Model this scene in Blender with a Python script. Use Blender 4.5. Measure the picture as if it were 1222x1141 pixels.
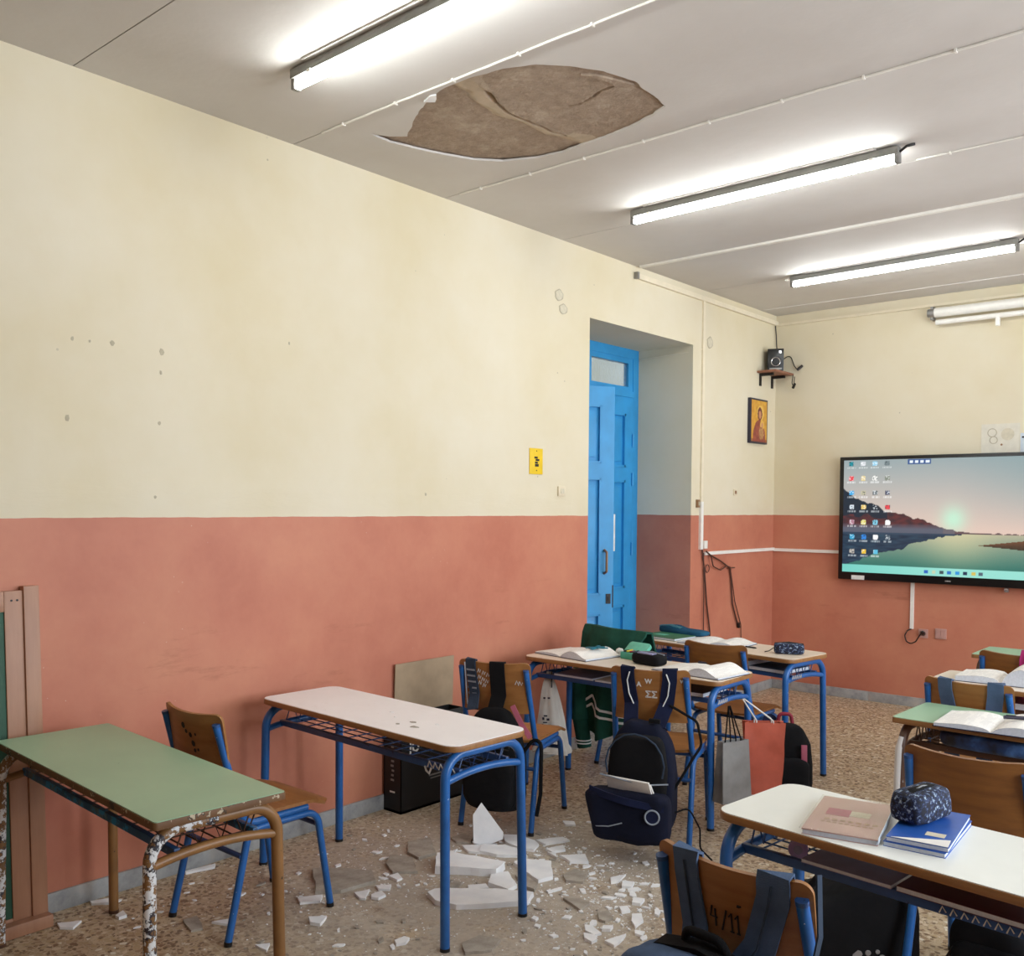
import bpy, bmesh, math, random
from mathutils import Vector, Matrix, noise
for o in list(bpy.data.objects): bpy.data.objects.remove(o)
scn = bpy.context.scene
COL = scn.collection
R = math.radians
rnd = random.Random(7)

# ------------------------------------------------------------------ camera
YAW, PITCH, ROLL = R(40.67), R(-1.97), R(0.396)
CAM = Vector((3.640, 0.0, 1.55))
fw = Vector((-math.sin(YAW)*math.cos(PITCH), math.cos(YAW)*math.cos(PITCH), math.sin(PITCH)))
rt0 = Vector((math.cos(YAW), math.sin(YAW), 0)); up0 = rt0.cross(fw)
rt = rt0*math.cos(ROLL) + up0*math.sin(ROLL); up = -rt0*math.sin(ROLL) + up0*math.cos(ROLL)
cd = bpy.data.cameras.new('camera'); cam = bpy.data.objects.new('camera', cd); COL.objects.link(cam)
M = Matrix((rt, up, -fw)).transposed().to_4x4(); M.translation = CAM
cam.matrix_world = M
cd.sensor_fit = 'HORIZONTAL'; cd.sensor_width = 36; cd.lens = 36*1134/1222
cd.shift_y = (644-570.5)/1222; cd.clip_start = .02
scn.camera = cam

# ------------------------------------------------------------------ world, daylight, exposure
w = bpy.data.worlds.new('sky'); scn.world = w; w.use_nodes = True
w.node_tree.nodes['Background'].inputs[0].default_value = (.80, .90, 1, 1)
w.node_tree.nodes['Background'].inputs[1].default_value = .9
WIN = [(1.5, 2.9), (3.6, 5.0), (5.7, 7.1)]           # windows of the right wall, along y
XR, YB, YF, H, DADO = 5.6, 7.70, -2.9, 3.20, 1.497
for k_, (a, b) in enumerate(WIN):                                # daylight standing in each opening
    l = bpy.data.lights.new('window_%d_offscreen' % (k_+1), 'AREA'); l.shape = 'RECTANGLE'; l.size = 1.75; l.size_y = b-a-.1
    l.energy = 65; l.color = (.88, .97, 1.06)
    o = bpy.data.objects.new('window_%d_offscreen' % (k_+1), l); COL.objects.link(o)
    o.location = (XR+.06, (a+b)/2, 1.85); o.rotation_euler = (0, R(90), 0)
vs = scn.view_settings
vs.view_transform = 'Standard'; vs.look = 'None'; vs.gamma = 1; vs.use_curve_mapping = False; vs.exposure = 0.31

# ------------------------------------------------------------------ materials
def lin(c):
    if isinstance(c, str):
        c = [int(c[i:i+2], 16)/255 for i in (0, 2, 4)]
    return tuple((x/12.92 if x <= .04045 else ((x+.055)/1.055)**2.4) for x in c) + (1,)
MATS = {}
class NT:
    def __init__(s, name):
        s.m = bpy.data.materials.new(name); s.m.use_nodes = True
        s.t = s.m.node_tree; s.n = s.t.nodes; s.l = s.t.links
        s.b = s.n['Principled BSDF']
        s.tc = s.n.new('ShaderNodeTexCoord')
        MATS[name] = s.m
    def node(s, typ, **kw):
        n = s.n.new(typ)
        for k, v in kw.items(): setattr(n, k, v)
        return n
    def set(s, sock, v):
        if hasattr(v, 'is_output') or isinstance(v, bpy.types.NodeSocket): s.l.new(v, sock)
        else: sock.default_value = v
    def noise(s, scale, detail=3, rough=.55, co='Object', vec=None):
        n = s.node('ShaderNodeTexNoise'); n.inputs['Scale'].default_value = scale
        n.inputs['Detail'].default_value = detail; n.inputs['Roughness'].default_value = rough
        s.l.new(vec if vec is not None else s.tc.outputs[co], n.inputs['Vector'])
        return n.outputs[0]
    def vor(s, scale, out='Distance', vec=None, feature='F1', rand=1):
        n = s.node('ShaderNodeTexVoronoi'); n.feature = feature
        n.inputs['Scale'].default_value = scale; n.inputs['Randomness'].default_value = rand
        s.l.new(vec if vec is not None else s.tc.outputs['Object'], n.inputs['Vector'])
        return n.outputs[out]
    def mapping(s, scale=(1, 1, 1), rot=(0, 0, 0), loc=(0, 0, 0)):
        n = s.node('ShaderNodeMapping'); s.l.new(s.tc.outputs['Object'], n.inputs[0])
        n.inputs['Location'].default_value = loc; n.inputs['Rotation'].default_value = rot; n.inputs['Scale'].default_value = scale
        return n.outputs[0]
    def math(s, op, a, b=0.0, c=None, clamp=False):
        n = s.node('ShaderNodeMath', operation=op, use_clamp=clamp)
        s.set(n.inputs[0], a); s.set(n.inputs[1], b)
        if c is not None: s.set(n.inputs[2], c)
        return n.outputs[0]
    def mix(s, f, a, b, typ='MIX'):
        n = s.node('ShaderNodeMix', data_type='RGBA', blend_type=typ)
        s.set(n.inputs[0], f); s.set(n.inputs[6], a); s.set(n.inputs[7], b)
        return n.outputs[2]
    def ramp(s, f, stops, interp='LINEAR'):
        n = s.node('ShaderNodeValToRGB'); s.l.new(f, n.inputs[0]); e = n.color_ramp; e.interpolation = interp
        while len(e.elements) < len(stops): e.elements.new(.5)
        for el, (p, c) in zip(e.elements, stops):
            el.position = p; el.color = c if not isinstance(c, (int, float)) else (c, c, c, 1)
        return n.outputs[0]
    def sstep(s, v, lo, hi):
        n = s.node('ShaderNodeMapRange', interpolation_type='SMOOTHSTEP'); s.set(n.inputs[0], v)
        n.inputs[1].default_value = lo; n.inputs[2].default_value = hi
        return n.outputs[0]
    def xyz(s):
        n = s.node('ShaderNodeSeparateXYZ'); s.l.new(s.tc.outputs['Object'], n.inputs[0]); return n.outputs
    def bump(s, h, strength=.3, dist=.01):
        n = s.node('ShaderNodeBump'); n.inputs['Strength'].default_value = strength; n.inputs['Distance'].default_value = dist
        s.l.new(h, n.inputs['Height']); s.l.new(n.outputs[0], s.b.inputs['Normal'])
    def color(s, c): s.set(s.b.inputs['Base Color'], c)
    def p(s, **kw):
        for k, v in kw.items(): s.set(s.b.inputs[k.replace('_', ' ')], v)

def plain(name, c, rough=.5, metal=0, var=.12, scale=18, bump=0, bscale=60, spec=None, coat=0):
    t = NT(name); c = lin(c)
    n = t.noise(scale, 3)
    d = tuple(x*(1-var) for x in c[:3])+(1,); l = tuple(min(1, x*(1+var)) for x in c[:3])+(1,)
    t.color(t.ramp(n, [(.3, d), (.7, l)])); t.p(Roughness=rough, Metallic=metal)
    if spec is not None: t.b.inputs['Specular IOR Level'].default_value = spec
    if coat: t.b.inputs['Coat Weight'].default_value = coat
    if bump: t.bump(t.noise(bscale, 4), bump, .004)
    return t

def fabric(name, c, rough=.9, var=.25):
    t = NT(name); c = lin(c)
    n = t.noise(9, 4); d = tuple(x*(1-var) for x in c[:3])+(1,); l = tuple(min(1, x*(1+var)) for x in c[:3])+(1,)
    t.color(t.ramp(n, [(.3, d), (.7, l)])); t.p(Roughness=rough)
    t.b.inputs['Specular IOR Level'].default_value = .25
    t.bump(t.math('ADD', t.noise(14, 3), t.math('MULTIPLY', t.noise(420, 2), .25)), .5, .012)
    return t

def scuffed(name, c, chip, amount=.62, rough=.38, scale=35, chip2=None):
    """painted tube with chips through to another coat"""
    t = NT(name); c = lin(c)
    base = t.ramp(t.noise(12, 3), [(.3, tuple(x*.82 for x in c[:3])+(1,)), (.7, tuple(min(1, x*1.15) for x in c[:3])+(1,))])
    n = t.noise(scale, 5, .7)
    col = base
    if chip2:
        col = t.mix(t.sstep(t.noise(scale*.5, 4, .7), amount-.02, amount+.01), col, lin(chip2))
    col = t.mix(t.sstep(n, amount, amount+.03), col, lin(chip))
    t.color(col); t.p(Roughness=rough); t.bump(n, .06, .002)
    return t

def wood(name, c, c2, scale=1.0, rough=.42, axis='X'):
    t = NT(name)
    sc = {'X': (2.2, 26, 26), 'Y': (26, 2.2, 26), 'Z': (26, 26, 2.2)}[axis]
    v = t.mapping(tuple(x*scale for x in sc))
    n = t.noise(1.6, 5, .6, vec=v)
    t.color(t.mix(t.math('MULTIPLY', t.noise(5, 3), .35), t.ramp(n, [(.3, lin(c)), (.7, lin(c2))]), lin('5a3517')))
    t.p(Roughness=rough); t.bump(n, .05, .002)
    return t

def wallpaint(name, axis):
    t = NT(name)
    x = t.xyz(); run = x[1] if axis == 'y' else x[0]
    z = t.math('ADD', x[2], t.math('MULTIPLY', t.math('SUBTRACT', t.noise(5, 3), .5), .012))
    m = t.math('GREATER_THAN', z, DADO)
    cream = t.ramp(t.noise(1.1, 5, .6), [(.3, lin('d6c9a9')), (.5, lin('dbd0b6')), (.72, lin('dfd6c1'))])
    # pale repainted band and hairline crack relief above the dado
    salm = t.ramp(t.noise(1.6, 5, .65), [(.28, lin('b26a55')), (.5, lin('c07a62')), (.72, lin('c9876b'))])
    v = t.mapping((1, .7, 3) if axis == 'y' else (.7, 1, 3))
    streak = t.sstep(t.noise(2.3, 6, .65, vec=v), .58, .72)
    low = t.math('MULTIPLY', streak, t.math('MULTIPLY', t.sstep(x[2], .6, .75), t.math('SUBTRACT', 1, t.sstep(x[2], 1.0, 1.2))))
    salm = t.mix(t.math('MULTIPLY', low, .4), salm, lin('93543f'))
    fleck = t.math('LESS_THAN', t.vor(7), .035)
    fleck = t.math('MULTIPLY', fleck, t.sstep(t.noise(1.3, 2), .5, .56))
    cream = t.mix(t.math('MULTIPLY', fleck, .55), cream, lin('8d8672'))
    chip = t.math('MULTIPLY', t.math('LESS_THAN', t.vor(24), .05), t.sstep(t.noise(2.1, 2), .56, .62))
    salm = t.mix(t.math('MULTIPLY', chip, .6), salm, lin('d9c4b4'))
    t.color(t.mix(m, salm, cream))
    t.p(Roughness=t.math('MULTIPLY_ADD', m, .25, .5)); t.b.inputs['Specular IOR Level'].default_value = .35
    h = t.math('ADD', t.math('MULTIPLY', t.noise(1.1, 3, .5), 1.0), t.math('MULTIPLY', t.noise(45, 4), .04))
    band = t.math('MULTIPLY', t.noise(3, 5, .7, vec=v), t.math('MULTIPLY', t.sstep(x[2], 1.5, 1.56), t.math('SUBTRACT', 1, t.sstep(x[2], 1.60, 1.68))))
    t.bump(t.math('ADD', h, t.math('MULTIPLY', band, .5)), .22, .03)
    return t
wallpaint('wall_paint_side', 'y'); wallpaint('wall_paint_end', 'x')

t = NT('ceiling_paint')
t.color(t.ramp(t.noise(.9, 5, .6), [(.3, lin('c9c3bd')), (.7, lin('d6d2ce'))])); t.p(Roughness=.75)
t.bump(t.math('ADD', t.noise(2.2, 5, .6), t.math('MULTIPLY', t.noise(38, 3), .06)), .3, .02)

t = NT('terrazzo')
v1 = t.node('ShaderNodeTexVoronoi'); v1.inputs['Scale'].default_value = 46; t.l.new(t.tc.outputs['Object'], v1.inputs['Vector'])
sep = t.node('ShaderNodeSeparateColor'); t.l.new(v1.outputs['Color'], sep.inputs[0])
chipcol = t.ramp(sep.outputs[0], [(0, lin('7a5b41')), (.10, lin('96785a')), (.3, lin('b0946f')), (.55, lin('bfa585')), (.8, lin('cdb79a')), (.94, lin('ddd0bb'))], 'CONSTANT')
v2 = t.vor(46, 'Distance', feature='DISTANCE_TO_EDGE')
grout = t.math('LESS_THAN', v2, .10)
mtx = t.ramp(t.noise(150, 2), [(.35, lin('a38a6b')), (.65, lin('c4ab8d'))])
col = t.mix(grout, chipcol, mtx)
wob = t.node('ShaderNodeVectorMath', operation='ADD'); t.l.new(t.tc.outputs['Object'], wob.inputs[0])
nz = t.node('ShaderNodeTexNoise'); nz.inputs['Scale'].default_value = 70; t.l.new(t.tc.outputs['Object'], nz.inputs['Vector'])
sc = t.node('ShaderNodeVectorMath', operation='SCALE'); t.l.new(nz.outputs['Color'], sc.inputs[0]); sc.inputs['Scale'].default_value = .022; t.l.new(sc.outputs[0], wob.inputs[1])
v3 = t.node('ShaderNodeTexVoronoi'); v3.inputs['Scale'].default_value = 40; t.l.new(wob.outputs[0], v3.inputs['Vector'])
s3 = t.node('ShaderNodeSeparateColor'); t.l.new(v3.outputs['Color'], s3.inputs[0])
dark = t.math('MULTIPLY', t.math('LESS_THAN', v3.outputs['Distance'], t.math('MULTIPLY_ADD', s3.outputs[2], .32, .18)), t.math('GREATER_THAN', s3.outputs[1], .30))
col = t.mix(t.math('MULTIPLY', dark, .85), col, lin('5d4129'))
col = t.mix(t.math('MULTIPLY', t.noise(1.2, 4), .2), col, lin('b39470'))
col = t.mix(1.0, col, (1.04, 1.12, 1.20, 1), 'MULTIPLY')
# plaster dust lying round the fallen pieces
g = t.node('ShaderNodeVectorMath', operation='DISTANCE'); t.l.new(t.tc.outputs['Object'], g.inputs[0]); g.inputs[1].default_value = (1.05, 2.88, 0)
near = t.math('SUBTRACT', 1, t.sstep(g.outputs['Value'], .45, 1.35))
dust = t.math('MULTIPLY', near, t.sstep(t.noise(3.6, 6, .7), .22, .52))
dust2 = t.math('MULTIPLY', t.sstep(t.noise(26, 5, .75), .52, .72), t.math('MULTIPLY', near, .5))
dm = t.math('ADD', t.math('MULTIPLY', dust, .8), dust2, clamp=True)
col = t.mix(dm, col, lin('b4aa9e'))
t.color(col); t.p(Roughness=t.math('MULTIPLY_ADD', dm, .35, .42)); t.b.inputs['Specular IOR Level'].default_value = .35
t.bump(t.noise(60, 3), .05, .002)

t = NT('marble')
t.color(t.ramp(t.noise(7, 6, .7), [(.3, lin('7e8083')), (.55, lin('a5a6a6')), (.75, lin('b9b5ae'))])); t.p(Roughness=.45)

t = NT('fallen_plaster_white')
t.color(t.ramp(t.noise(9, 4), [(.3, lin('e6e7ea')), (.7, lin('f8f8f8'))])); t.p(Roughness=.8); t.bump(t.noise(60, 3), .2, .003)
t = NT('fallen_plaster_grey')
t.color(t.ramp(t.noise(14, 5, .7), [(.3, lin('8c8377')), (.7, lin('b6ada1'))])); t.p(Roughness=.9); t.bump(t.noise(70, 4), .4, .004)

t = NT('bare_slab')
t.color(t.mix(t.sstep(t.noise(3.1, 5, .7), .5, .66), t.ramp(t.noise(26, 6, .75), [(.28, lin('8f7c6b')), (.55, lin('a8937f')), (.8, lin('bba896'))]), lin('bba995')))
t.p(Roughness=.95); t.bump(t.math('ADD', t.noise(55, 5, .7), t.math('MULTIPLY', t.noise(9, 4, .6), 1.5)), .8, .014)

plain('skim_coat', 'b9a790', .95, var=.1, scale=20, bump=.4, bscale=50)
plain('trim_white', 'e6e2da', .45, var=.05); plain('trim_cream', 'e4d8bf', .5, var=.05)
plain('white_plastic', 'ece9e2', .35, var=.04); plain('cream_plastic', 'dccfb4', .45, var=.05)
plain('door_blue', '2f93cf', .45, var=.10, scale=5, bump=.08, bscale=30)
plain('handle_brown', '8e6a4a', .4); plain('dark_metal', '2c2a2a', .4, .6)
plain('grey_metal', '8b8986', .4, .5); plain('black_plastic', '0c0c0e', .3, var=.05)
plain('gloss_black', '08080a', .12, var=.02)
t = NT('glass_pane'); t.p(Roughness=.12, IOR=1.45); t.b.inputs['Transmission Weight'].default_value = .92; t.color(lin('dfe6e6'))
t.bump(t.noise(60, 2), .3, .01)
scuffed('blue_tube', '2360a4', 'c9d3de', .70, .3, 45); scuffed('blue_rail', '284f86', '1c3157', .60, .35, 25)
scuffed('brown_tube', '8a6238', '35261c', .66, .4, 40)
scuffed('chipped_tube', '7d5a35', 'd9dadb', .50, .45, 42, chip2='2d2a33')
scuffed('flaking_rail', '2b4a73', '2e7fb4', .52, .4, 22, chip2='57606b')
scuffed('dark_brown_tube', '4e3222', 'cfd1d2', .66, .45, 40)
wood('ply', '94602f', 'b07a44', .8); wood('ply_edge', 'a8763f', 'c79a63', 1.5); wood('board_edge', '8d6238', 'a97b4c', 1.2)
wood('ply_dark', '7b4c26', '99652f', .8); wood('frame_wood', 'a67559', 'b78668', .6, axis='Z')
t = NT('laminate_white'); x = t.noise(2.5, 5, .65)
t.color(t.mix(t.math('MULTIPLY', t.sstep(t.noise(38, 5, .75), .62, .72), .5), t.ramp(x, [(.3, lin('eeedee')), (.7, lin('f6f5f6'))]), lin('bfb4aa'))); t.p(Roughness=.38)
t = NT('laminate_clean'); t.color(t.ramp(t.noise(2.5, 5, .65), [(.3, lin('e3e4dd')), (.7, lin('ecede6'))])); t.p(Roughness=.3)
t = NT('laminate_beige'); t.color(t.ramp(t.noise(2.5, 5, .65), [(.3, lin('dccab5')), (.7, lin('e6d7c5'))])); t.p(Roughness=.35)
t = NT('laminate_green')
t.color(t.mix(t.math('MULTIPLY', t.sstep(t.noise(22, 4, .7), .70, .74), .6), t.ramp(t.noise(2, 5, .6), [(.3, lin('8db092')), (.7, lin('9abd9c'))]), lin('4f6650'))); t.p(Roughness=.35)
t = NT('chalkboard_green'); t.color(t.ramp(t.noise(6, 5), [(.3, lin('1d4431')), (.7, lin('285540'))])); t.p(Roughness=.6)
scuffed('worn_edge', '6b4a2c', 'b9a98f', .60, .6, 30, chip2='3a2a1e')
fabric('navy_cloth', '0f1429'); fabric('navy_light', '141b38'); fabric('black_cloth', '0e0e11'); fabric('steel_cloth', '4d607e'); fabric('steel_dark', '323e4f')
fabric('green_cloth', '1d4d40'); fabric('grey_cloth', '9a9a9a'); fabric('teal_cloth', '1c4c68'); fabric('magenta_cloth', 'a02c66')
plain('stripe_white', 'e4e8e6', .8, var=.05); plain('reflective_grey', '8f98a4', .4, var=.1)
plain('page', 'ece8e2', .8, var=.04, scale=30); plain('page_edge', 'cdd3de', .8, var=.08, scale=120)
t = NT('printed_page')
x = t.xyz(); ln = t.node('ShaderNodeTexWave', wave_type='BANDS', bands_direction='Y'); ln.inputs['Scale'].default_value = 22; t.l.new(t.tc.outputs['Object'], ln.inputs[0])
wd = t.sstep(t.noise(60, 2, vec=t.mapping((1, .25, 1))), .42, .5)
pr = t.math('MULTIPLY', t.math('MULTIPLY', t.sstep(ln.outputs[1], .72, .9), wd), .45)
t.color(t.mix(pr, lin('eeeae4'), lin('8c8a90'))); t.p(Roughness=.75)
plain('book_pink', 'b98f86', .35, var=.12, scale=8, coat=.4); plain('notebook_blue', '2456a8', .4, var=.08); plain('cover_dark', '2d2a3a', .4)
plain('maroon_cover', '542438', .35, var=.1); plain('lilac', 'a58fc0', .4); plain('dusty_purple', '8d8cae', .5)
plain('teal_plastic', '1f6f80', .3); plain('mint_plastic', '3f9f86', .35); plain('mint_light', '5fb9a0', .35); plain('green_cover', '2c6b45', .45)
t = NT('speckled_cloth')
t.color(t.ramp(t.noise(85, 3, .7), [(.45, lin('0d1020')), (.56, lin('273760')), (.66, lin('a9bccb'))])); t.p(Roughness=.8); t.bump(t.noise(30, 3), .4, .01)
t = NT('galaxy_cloth')
t.color(t.ramp(t.noise(7, 4, .6), [(.35, lin('14141f')), (.5, lin('25406f')), (.65, lin('4a76b4'))])); t.p(Roughness=.5); t.bump(t.noise(18, 3), .4, .01)
plain('white_bag', 'd9d4cc', .5, var=.06, bump=.4, bscale=16); plain('orange_bag', 'bf5a43', .6, var=.08, bump=.3, bscale=14); plain('grey_bag', '858381', .7, var=.1, bump=.3, bscale=14)
plain('cord_white', 'dcd8d2', .7); plain('cable_black', '1d1512', .5); plain('cable_brown', '4e3128', .5)
plain('carton_black', '0b0a0c', .5, var=.1); plain('carton_brown', 'a08a70', .85, var=.1, scale=12); plain('print_white', 'd8d5d2', .7, var=.03); plain('print_dim', '85807d', .7, var=.03)
plain('sign_yellow', 'e8c21c', .45, var=.06); plain('ink', '221a14', .7, var=.02); plain('bare_patch', 'cfc6b0', .9, var=.08, scale=40); plain('patch_rim', 'b3a992', .9)
plain('paper_pale', 'd9d3c4', .8, var=.06); plain('paper_blue', 'c9d2dc', .8); plain('paper_white', 'e6e6e4', .8)
plain('lamp_body', '7a7872', .5); plain('shelf_wood', '8a5a44', .5); plain('speaker_cone', '1b1b20', .6); plain('chrome', 'c8c8cc', .2, .9)
plain('pink_strap', 'a8566a', .7); plain('crimson', '8e2236', .6); plain('corridor_wall', 'cfc7ae', .8)
plain('fluff', 'e6e4e0', .9)
def emit(name, c, s):
    t = NT(name); t.color((0, 0, 0, 1)); t.b.inputs['Emission Color'].default_value = c if len(c) == 4 else lin(c); t.b.inputs['Emission Strength'].default_value = s
    return t
emit('tube_light', (.95, 1, .99, 1), 38)
t = NT('screen'); at = t.node('ShaderNodeAttribute', attribute_name='Col'); t.color((.01, .01, .01, 1)); t.l.new(at.outputs[0], t.b.inputs['Emission Color']); t.b.inputs['Emission Strength'].default_value = .95; t.p(Roughness=.25)
t = NT('painted_icon'); at = t.node('ShaderNodeAttribute', attribute_name='Col'); t.l.new(at.outputs[0], t.b.inputs['Base Color']); t.p(Roughness=.35)

# ------------------------------------------------------------------ mesh helpers
class MB:
    def __init__(s): s.v = []; s.f = []
    def add(s, vs, fs):
        k = len(s.v); s.v += [tuple(p) for p in vs]; s.f += [tuple(i+k for i in f) for f in fs]; return s
    def box(s, c, d, rz=0, rx=0, ry=0):
        m = Matrix.Rotation(rz, 3, 'Z') @ Matrix.Rotation(ry, 3, 'Y') @ Matrix.Rotation(rx, 3, 'X'); c = Vector(c)
        vs = [c + m @ Vector((x*d[0]/2, y*d[1]/2, z*d[2]/2)) for x in (-1, 1) for y in (-1, 1) for z in (-1, 1)]
        return s.add(vs, [(0, 1, 3, 2), (4, 6, 7, 5), (0, 4, 5, 1), (2, 3, 7, 6), (0, 2, 6, 4), (1, 5, 7, 3)])
    def b2(s, lo, hi):
        return s.box([(a+b)/2 for a, b in zip(lo, hi)], [b-a for a, b in zip(lo, hi)])
    def tube(s, pts, r, n=10, closed=False, cap=True):
        pts = [Vector(p) for p in pts]; N = len(pts); rings = []; pu = None
        rr = r if isinstance(r, (list, tuple)) else [r]*N
        for i, p in enumerate(pts):
            if closed: d = pts[(i+1) % N]-pts[i-1]
            else: d = pts[min(i+1, N-1)]-pts[max(i-1, 0)]
            d.normalize()
            if pu is None:
                a = Vector((0, 0, 1)) if abs(d.z) < .9 else Vector((1, 0, 0)); u = d.cross(a).normalized()
            else: u = (pu-d*pu.dot(d)).normalized()
            pu = u; q = d.cross(u)
            rings.append([p+(u*math.cos(2*math.pi*k/n)+q*math.sin(2*math.pi*k/n))*rr[i] for k in range(n)])
        vs = [p for rg in rings for p in rg]; fs = []
        for i in range(N if closed else N-1):
            j = (i+1) % N
            for k in range(n): fs.append((i*n+k, i*n+(k+1) % n, j*n+(k+1) % n, j*n+k))
        if cap and not closed: fs += [tuple(range(n))[::-1], tuple((N-1)*n+k for k in range(n))]
        return s.add(vs, fs)
    def prism(s, poly, z0, z1, M=None, dz=None):
        n = len(poly); vs = [Vector((x, y, z0)) for x, y in poly]+[Vector((x, y, z1)) for x, y in poly]
        if M is not None: vs = [M @ v for v in vs]
        return s.add(vs, [tuple(range(n))[::-1], tuple(range(n, 2*n))]+[(i, (i+1) % n, n+(i+1) % n, n+i) for i in range(n)])
    def ribbon(s, pts, wdir, width, th):
        """flat strap: width along wdir, thickness along the local normal"""
        pts = [Vector(p) for p in pts]; N = len(pts); vs = []
        for i, p in enumerate(pts):
            d = (pts[min(i+1, N-1)]-pts[max(i-1, 0)]).normalized()
            wd = Vector(wdir[i] if isinstance(wdir, list) else wdir); wd = (wd-d*wd.dot(d)).normalized(); nn = d.cross(wd)
            ww = width[i] if isinstance(width, (list, tuple)) else width
            vs += [p-wd*ww/2-nn*th/2, p+wd*ww/2-nn*th/2, p+wd*ww/2+nn*th/2, p-wd*ww/2+nn*th/2]
        fs = [(3, 2, 1, 0), tuple(4*(N-1)+k for k in range(4))]
        for i in range(N-1):
            for k in range(4): fs.append((4*i+k, 4*i+(k+1) % 4, 4*i+4+(k+1) % 4, 4*i+4+k))
        return s.add(vs, fs)
    def sheet(s, fn, nu, nv, th=.006):
        """grid surface fn(u,v) given thickness along its normals"""
        P = [[Vector(fn(i/nu, j/nv)) for j in range(nv+1)] for i in range(nu+1)]
        top, bot = [], []
        for i in range(nu+1):
            for j in range(nv+1):
                du = P[min(i+1, nu)][j]-P[max(i-1, 0)][j]; dv = P[i][min(j+1, nv)]-P[i][max(j-1, 0)]
                n = du.cross(dv); n = n.normalized() if n.length > 1e-9 else Vector((0, 0, 1))
                top.append(P[i][j]+n*th/2); bot.append(P[i][j]-n*th/2)
        W = nv+1; K = len(top); fs = []
        for i in range(nu):
            for j in range(nv):
                a, b, c, d = i*W+j, (i+1)*W+j, (i+1)*W+j+1, i*W+j+1
                fs += [(a, b, c, d), (K+d, K+c, K+b, K+a)]
        rim = [i*W for i in range(nu+1)]+[nu*W+j for j in range(1, W)]+[i*W+nv for i in range(nu-1, -1, -1)]+[j for j in range(nv-1, 0, -1)]
        for a, b in zip(rim, rim[1:]+rim[:1]): fs.append((b, a, K+a, K+b))
        return s.add(top+bot, fs)
    def lathe(s, prof, n=20, M=None):
        vs = [Vector((r*math.cos(2*math.pi*k/n), r*math.sin(2*math.pi*k/n), z)) for r, z in prof for k in range(n)]
        if M is not None: vs = [M @ v for v in vs]
        N = len(prof); fs = [tuple(range(n))[::-1], tuple((N-1)*n+k for k in range(n))]
        for i in range(N-1):
            for k in range(n): fs.append((i*n+k, i*n+(k+1) % n, (i+1)*n+(k+1) % n, (i+1)*n+k))
        return s.add(vs, fs)
    def soft(s, w, d, h, e1=.4, e2=.4, fn=None, nu=30, nv=20, amp=.008, freq=9, seed=0):
        """cloth body: rounded box standing on z=0, wrinkled"""
        sg = lambda a, e: math.copysign(abs(a)**e, a)
        vs = []
        for j in range(nv+1):
            ph = -math.pi/2+math.pi*j/nv; cz, sz = sg(math.cos(ph), e1), sg(math.sin(ph), e1)
            for i in range(nu):
                th = 2*math.pi*i/nu
                p = Vector((w/2*cz*sg(math.cos(th), e2), d/2*cz*sg(math.sin(th), e2), h/2*(1+sz)))
                if fn: p = Vector(fn(p.x, p.y, p.z))
                q = p*freq+Vector((seed*3.1, seed*1.7, seed))
                k = noise.noise(q)*amp+noise.noise(q*2.7)*amp*.4
                dr = Vector((p.x, p.y, p.z-h/2)); dr = dr.normalized() if dr.length > 0 else dr
                vs.append(p+dr*k)
        fs = [(j*nu+i, j*nu+(i+1) % nu, (j+1)*nu+(i+1) % nu, (j+1)*nu+i) for j in range(nv) for i in range(nu)]
        return s.add(vs, fs)
    def build(s, name, mat, parent=None, loc=None, rz=0, smooth=False, bevel=0, mats=None):
        me = bpy.data.meshes.new(name); me.from_pydata(s.v, [], s.f); me.validate()
        bm = bmesh.new(); bm.from_mesh(me)
        if bevel:
            es = [e for e in bm.edges if len(e.link_faces) == 2 and e.calc_face_angle(0) > .6]
            bmesh.ops.bevel(bm, geom=es, offset=bevel, segments=2, affect='EDGES', profile=.6, clamp_overlap=True)
        bmesh.ops.recalc_face_normals(bm, faces=bm.faces); bm.to_mesh(me); bm.free()
        me.materials.append(MATS[mat])
        if smooth or bevel:
            for p in me.polygons: p.use_smooth = True
            try: me.set_sharp_from_angle(angle=R(50 if not bevel else 35))
            except Exception: pass
        o = bpy.data.objects.new(name, me); COL.objects.link(o)
        if parent is not None: o.parent = parent
        if loc is not None: o.location = loc
        o.rotation_euler = (0, 0, rz)
        return o
def tag(o, label, cat, group=None):
    o['label'] = label; o['category'] = cat
    if group: o['group'] = group
    return o
def thing(name, label, cat, loc=(0, 0, 0), rz=0, group=None):
    o = bpy.data.objects.new(name, None); COL.objects.link(o); o.empty_display_size = .1
    o.location = loc; o.rotation_euler = (0, 0, rz)
    return tag(o, label, cat, group)
def struct(o): o['kind'] = 'structure'; return o
def fillet(pts, rads, n=6):
    out = []; pts = [Vector(p) for p in pts]
    for i, p in enumerate(pts):
        r = rads[i]
        if i in (0, len(pts)-1) or r == 0: out.append(p); continue
        a = (pts[i-1]-p).normalized(); b = (pts[i+1]-p).normalized()
        ang = a.angle(b); tl = r/math.tan(ang/2); A = p+a*tl; B = p+b*tl
        c = p+(a+b).normalized()*(r/math.sin(ang/2))
        va, vb = A-c, B-c; tot = va.angle(vb); ax = va.cross(vb).normalized()
        out += [c+Matrix.Rotation(tot*k/n, 3, ax) @ va for k in range(n+1)]
    return out
def rrect(w, h, r, n=5):
    o = []
    for cx, cy, a0 in ((w/2-r, h/2-r, 0), (-w/2+r, h/2-r, 90), (-w/2+r, -h/2+r, 180), (w/2-r, -h/2+r, 270)):
        for k in range(n+1): a = R(a0+90*k/n); o.append((cx+r*math.cos(a), cy+r*math.sin(a)))
    return o
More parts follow.
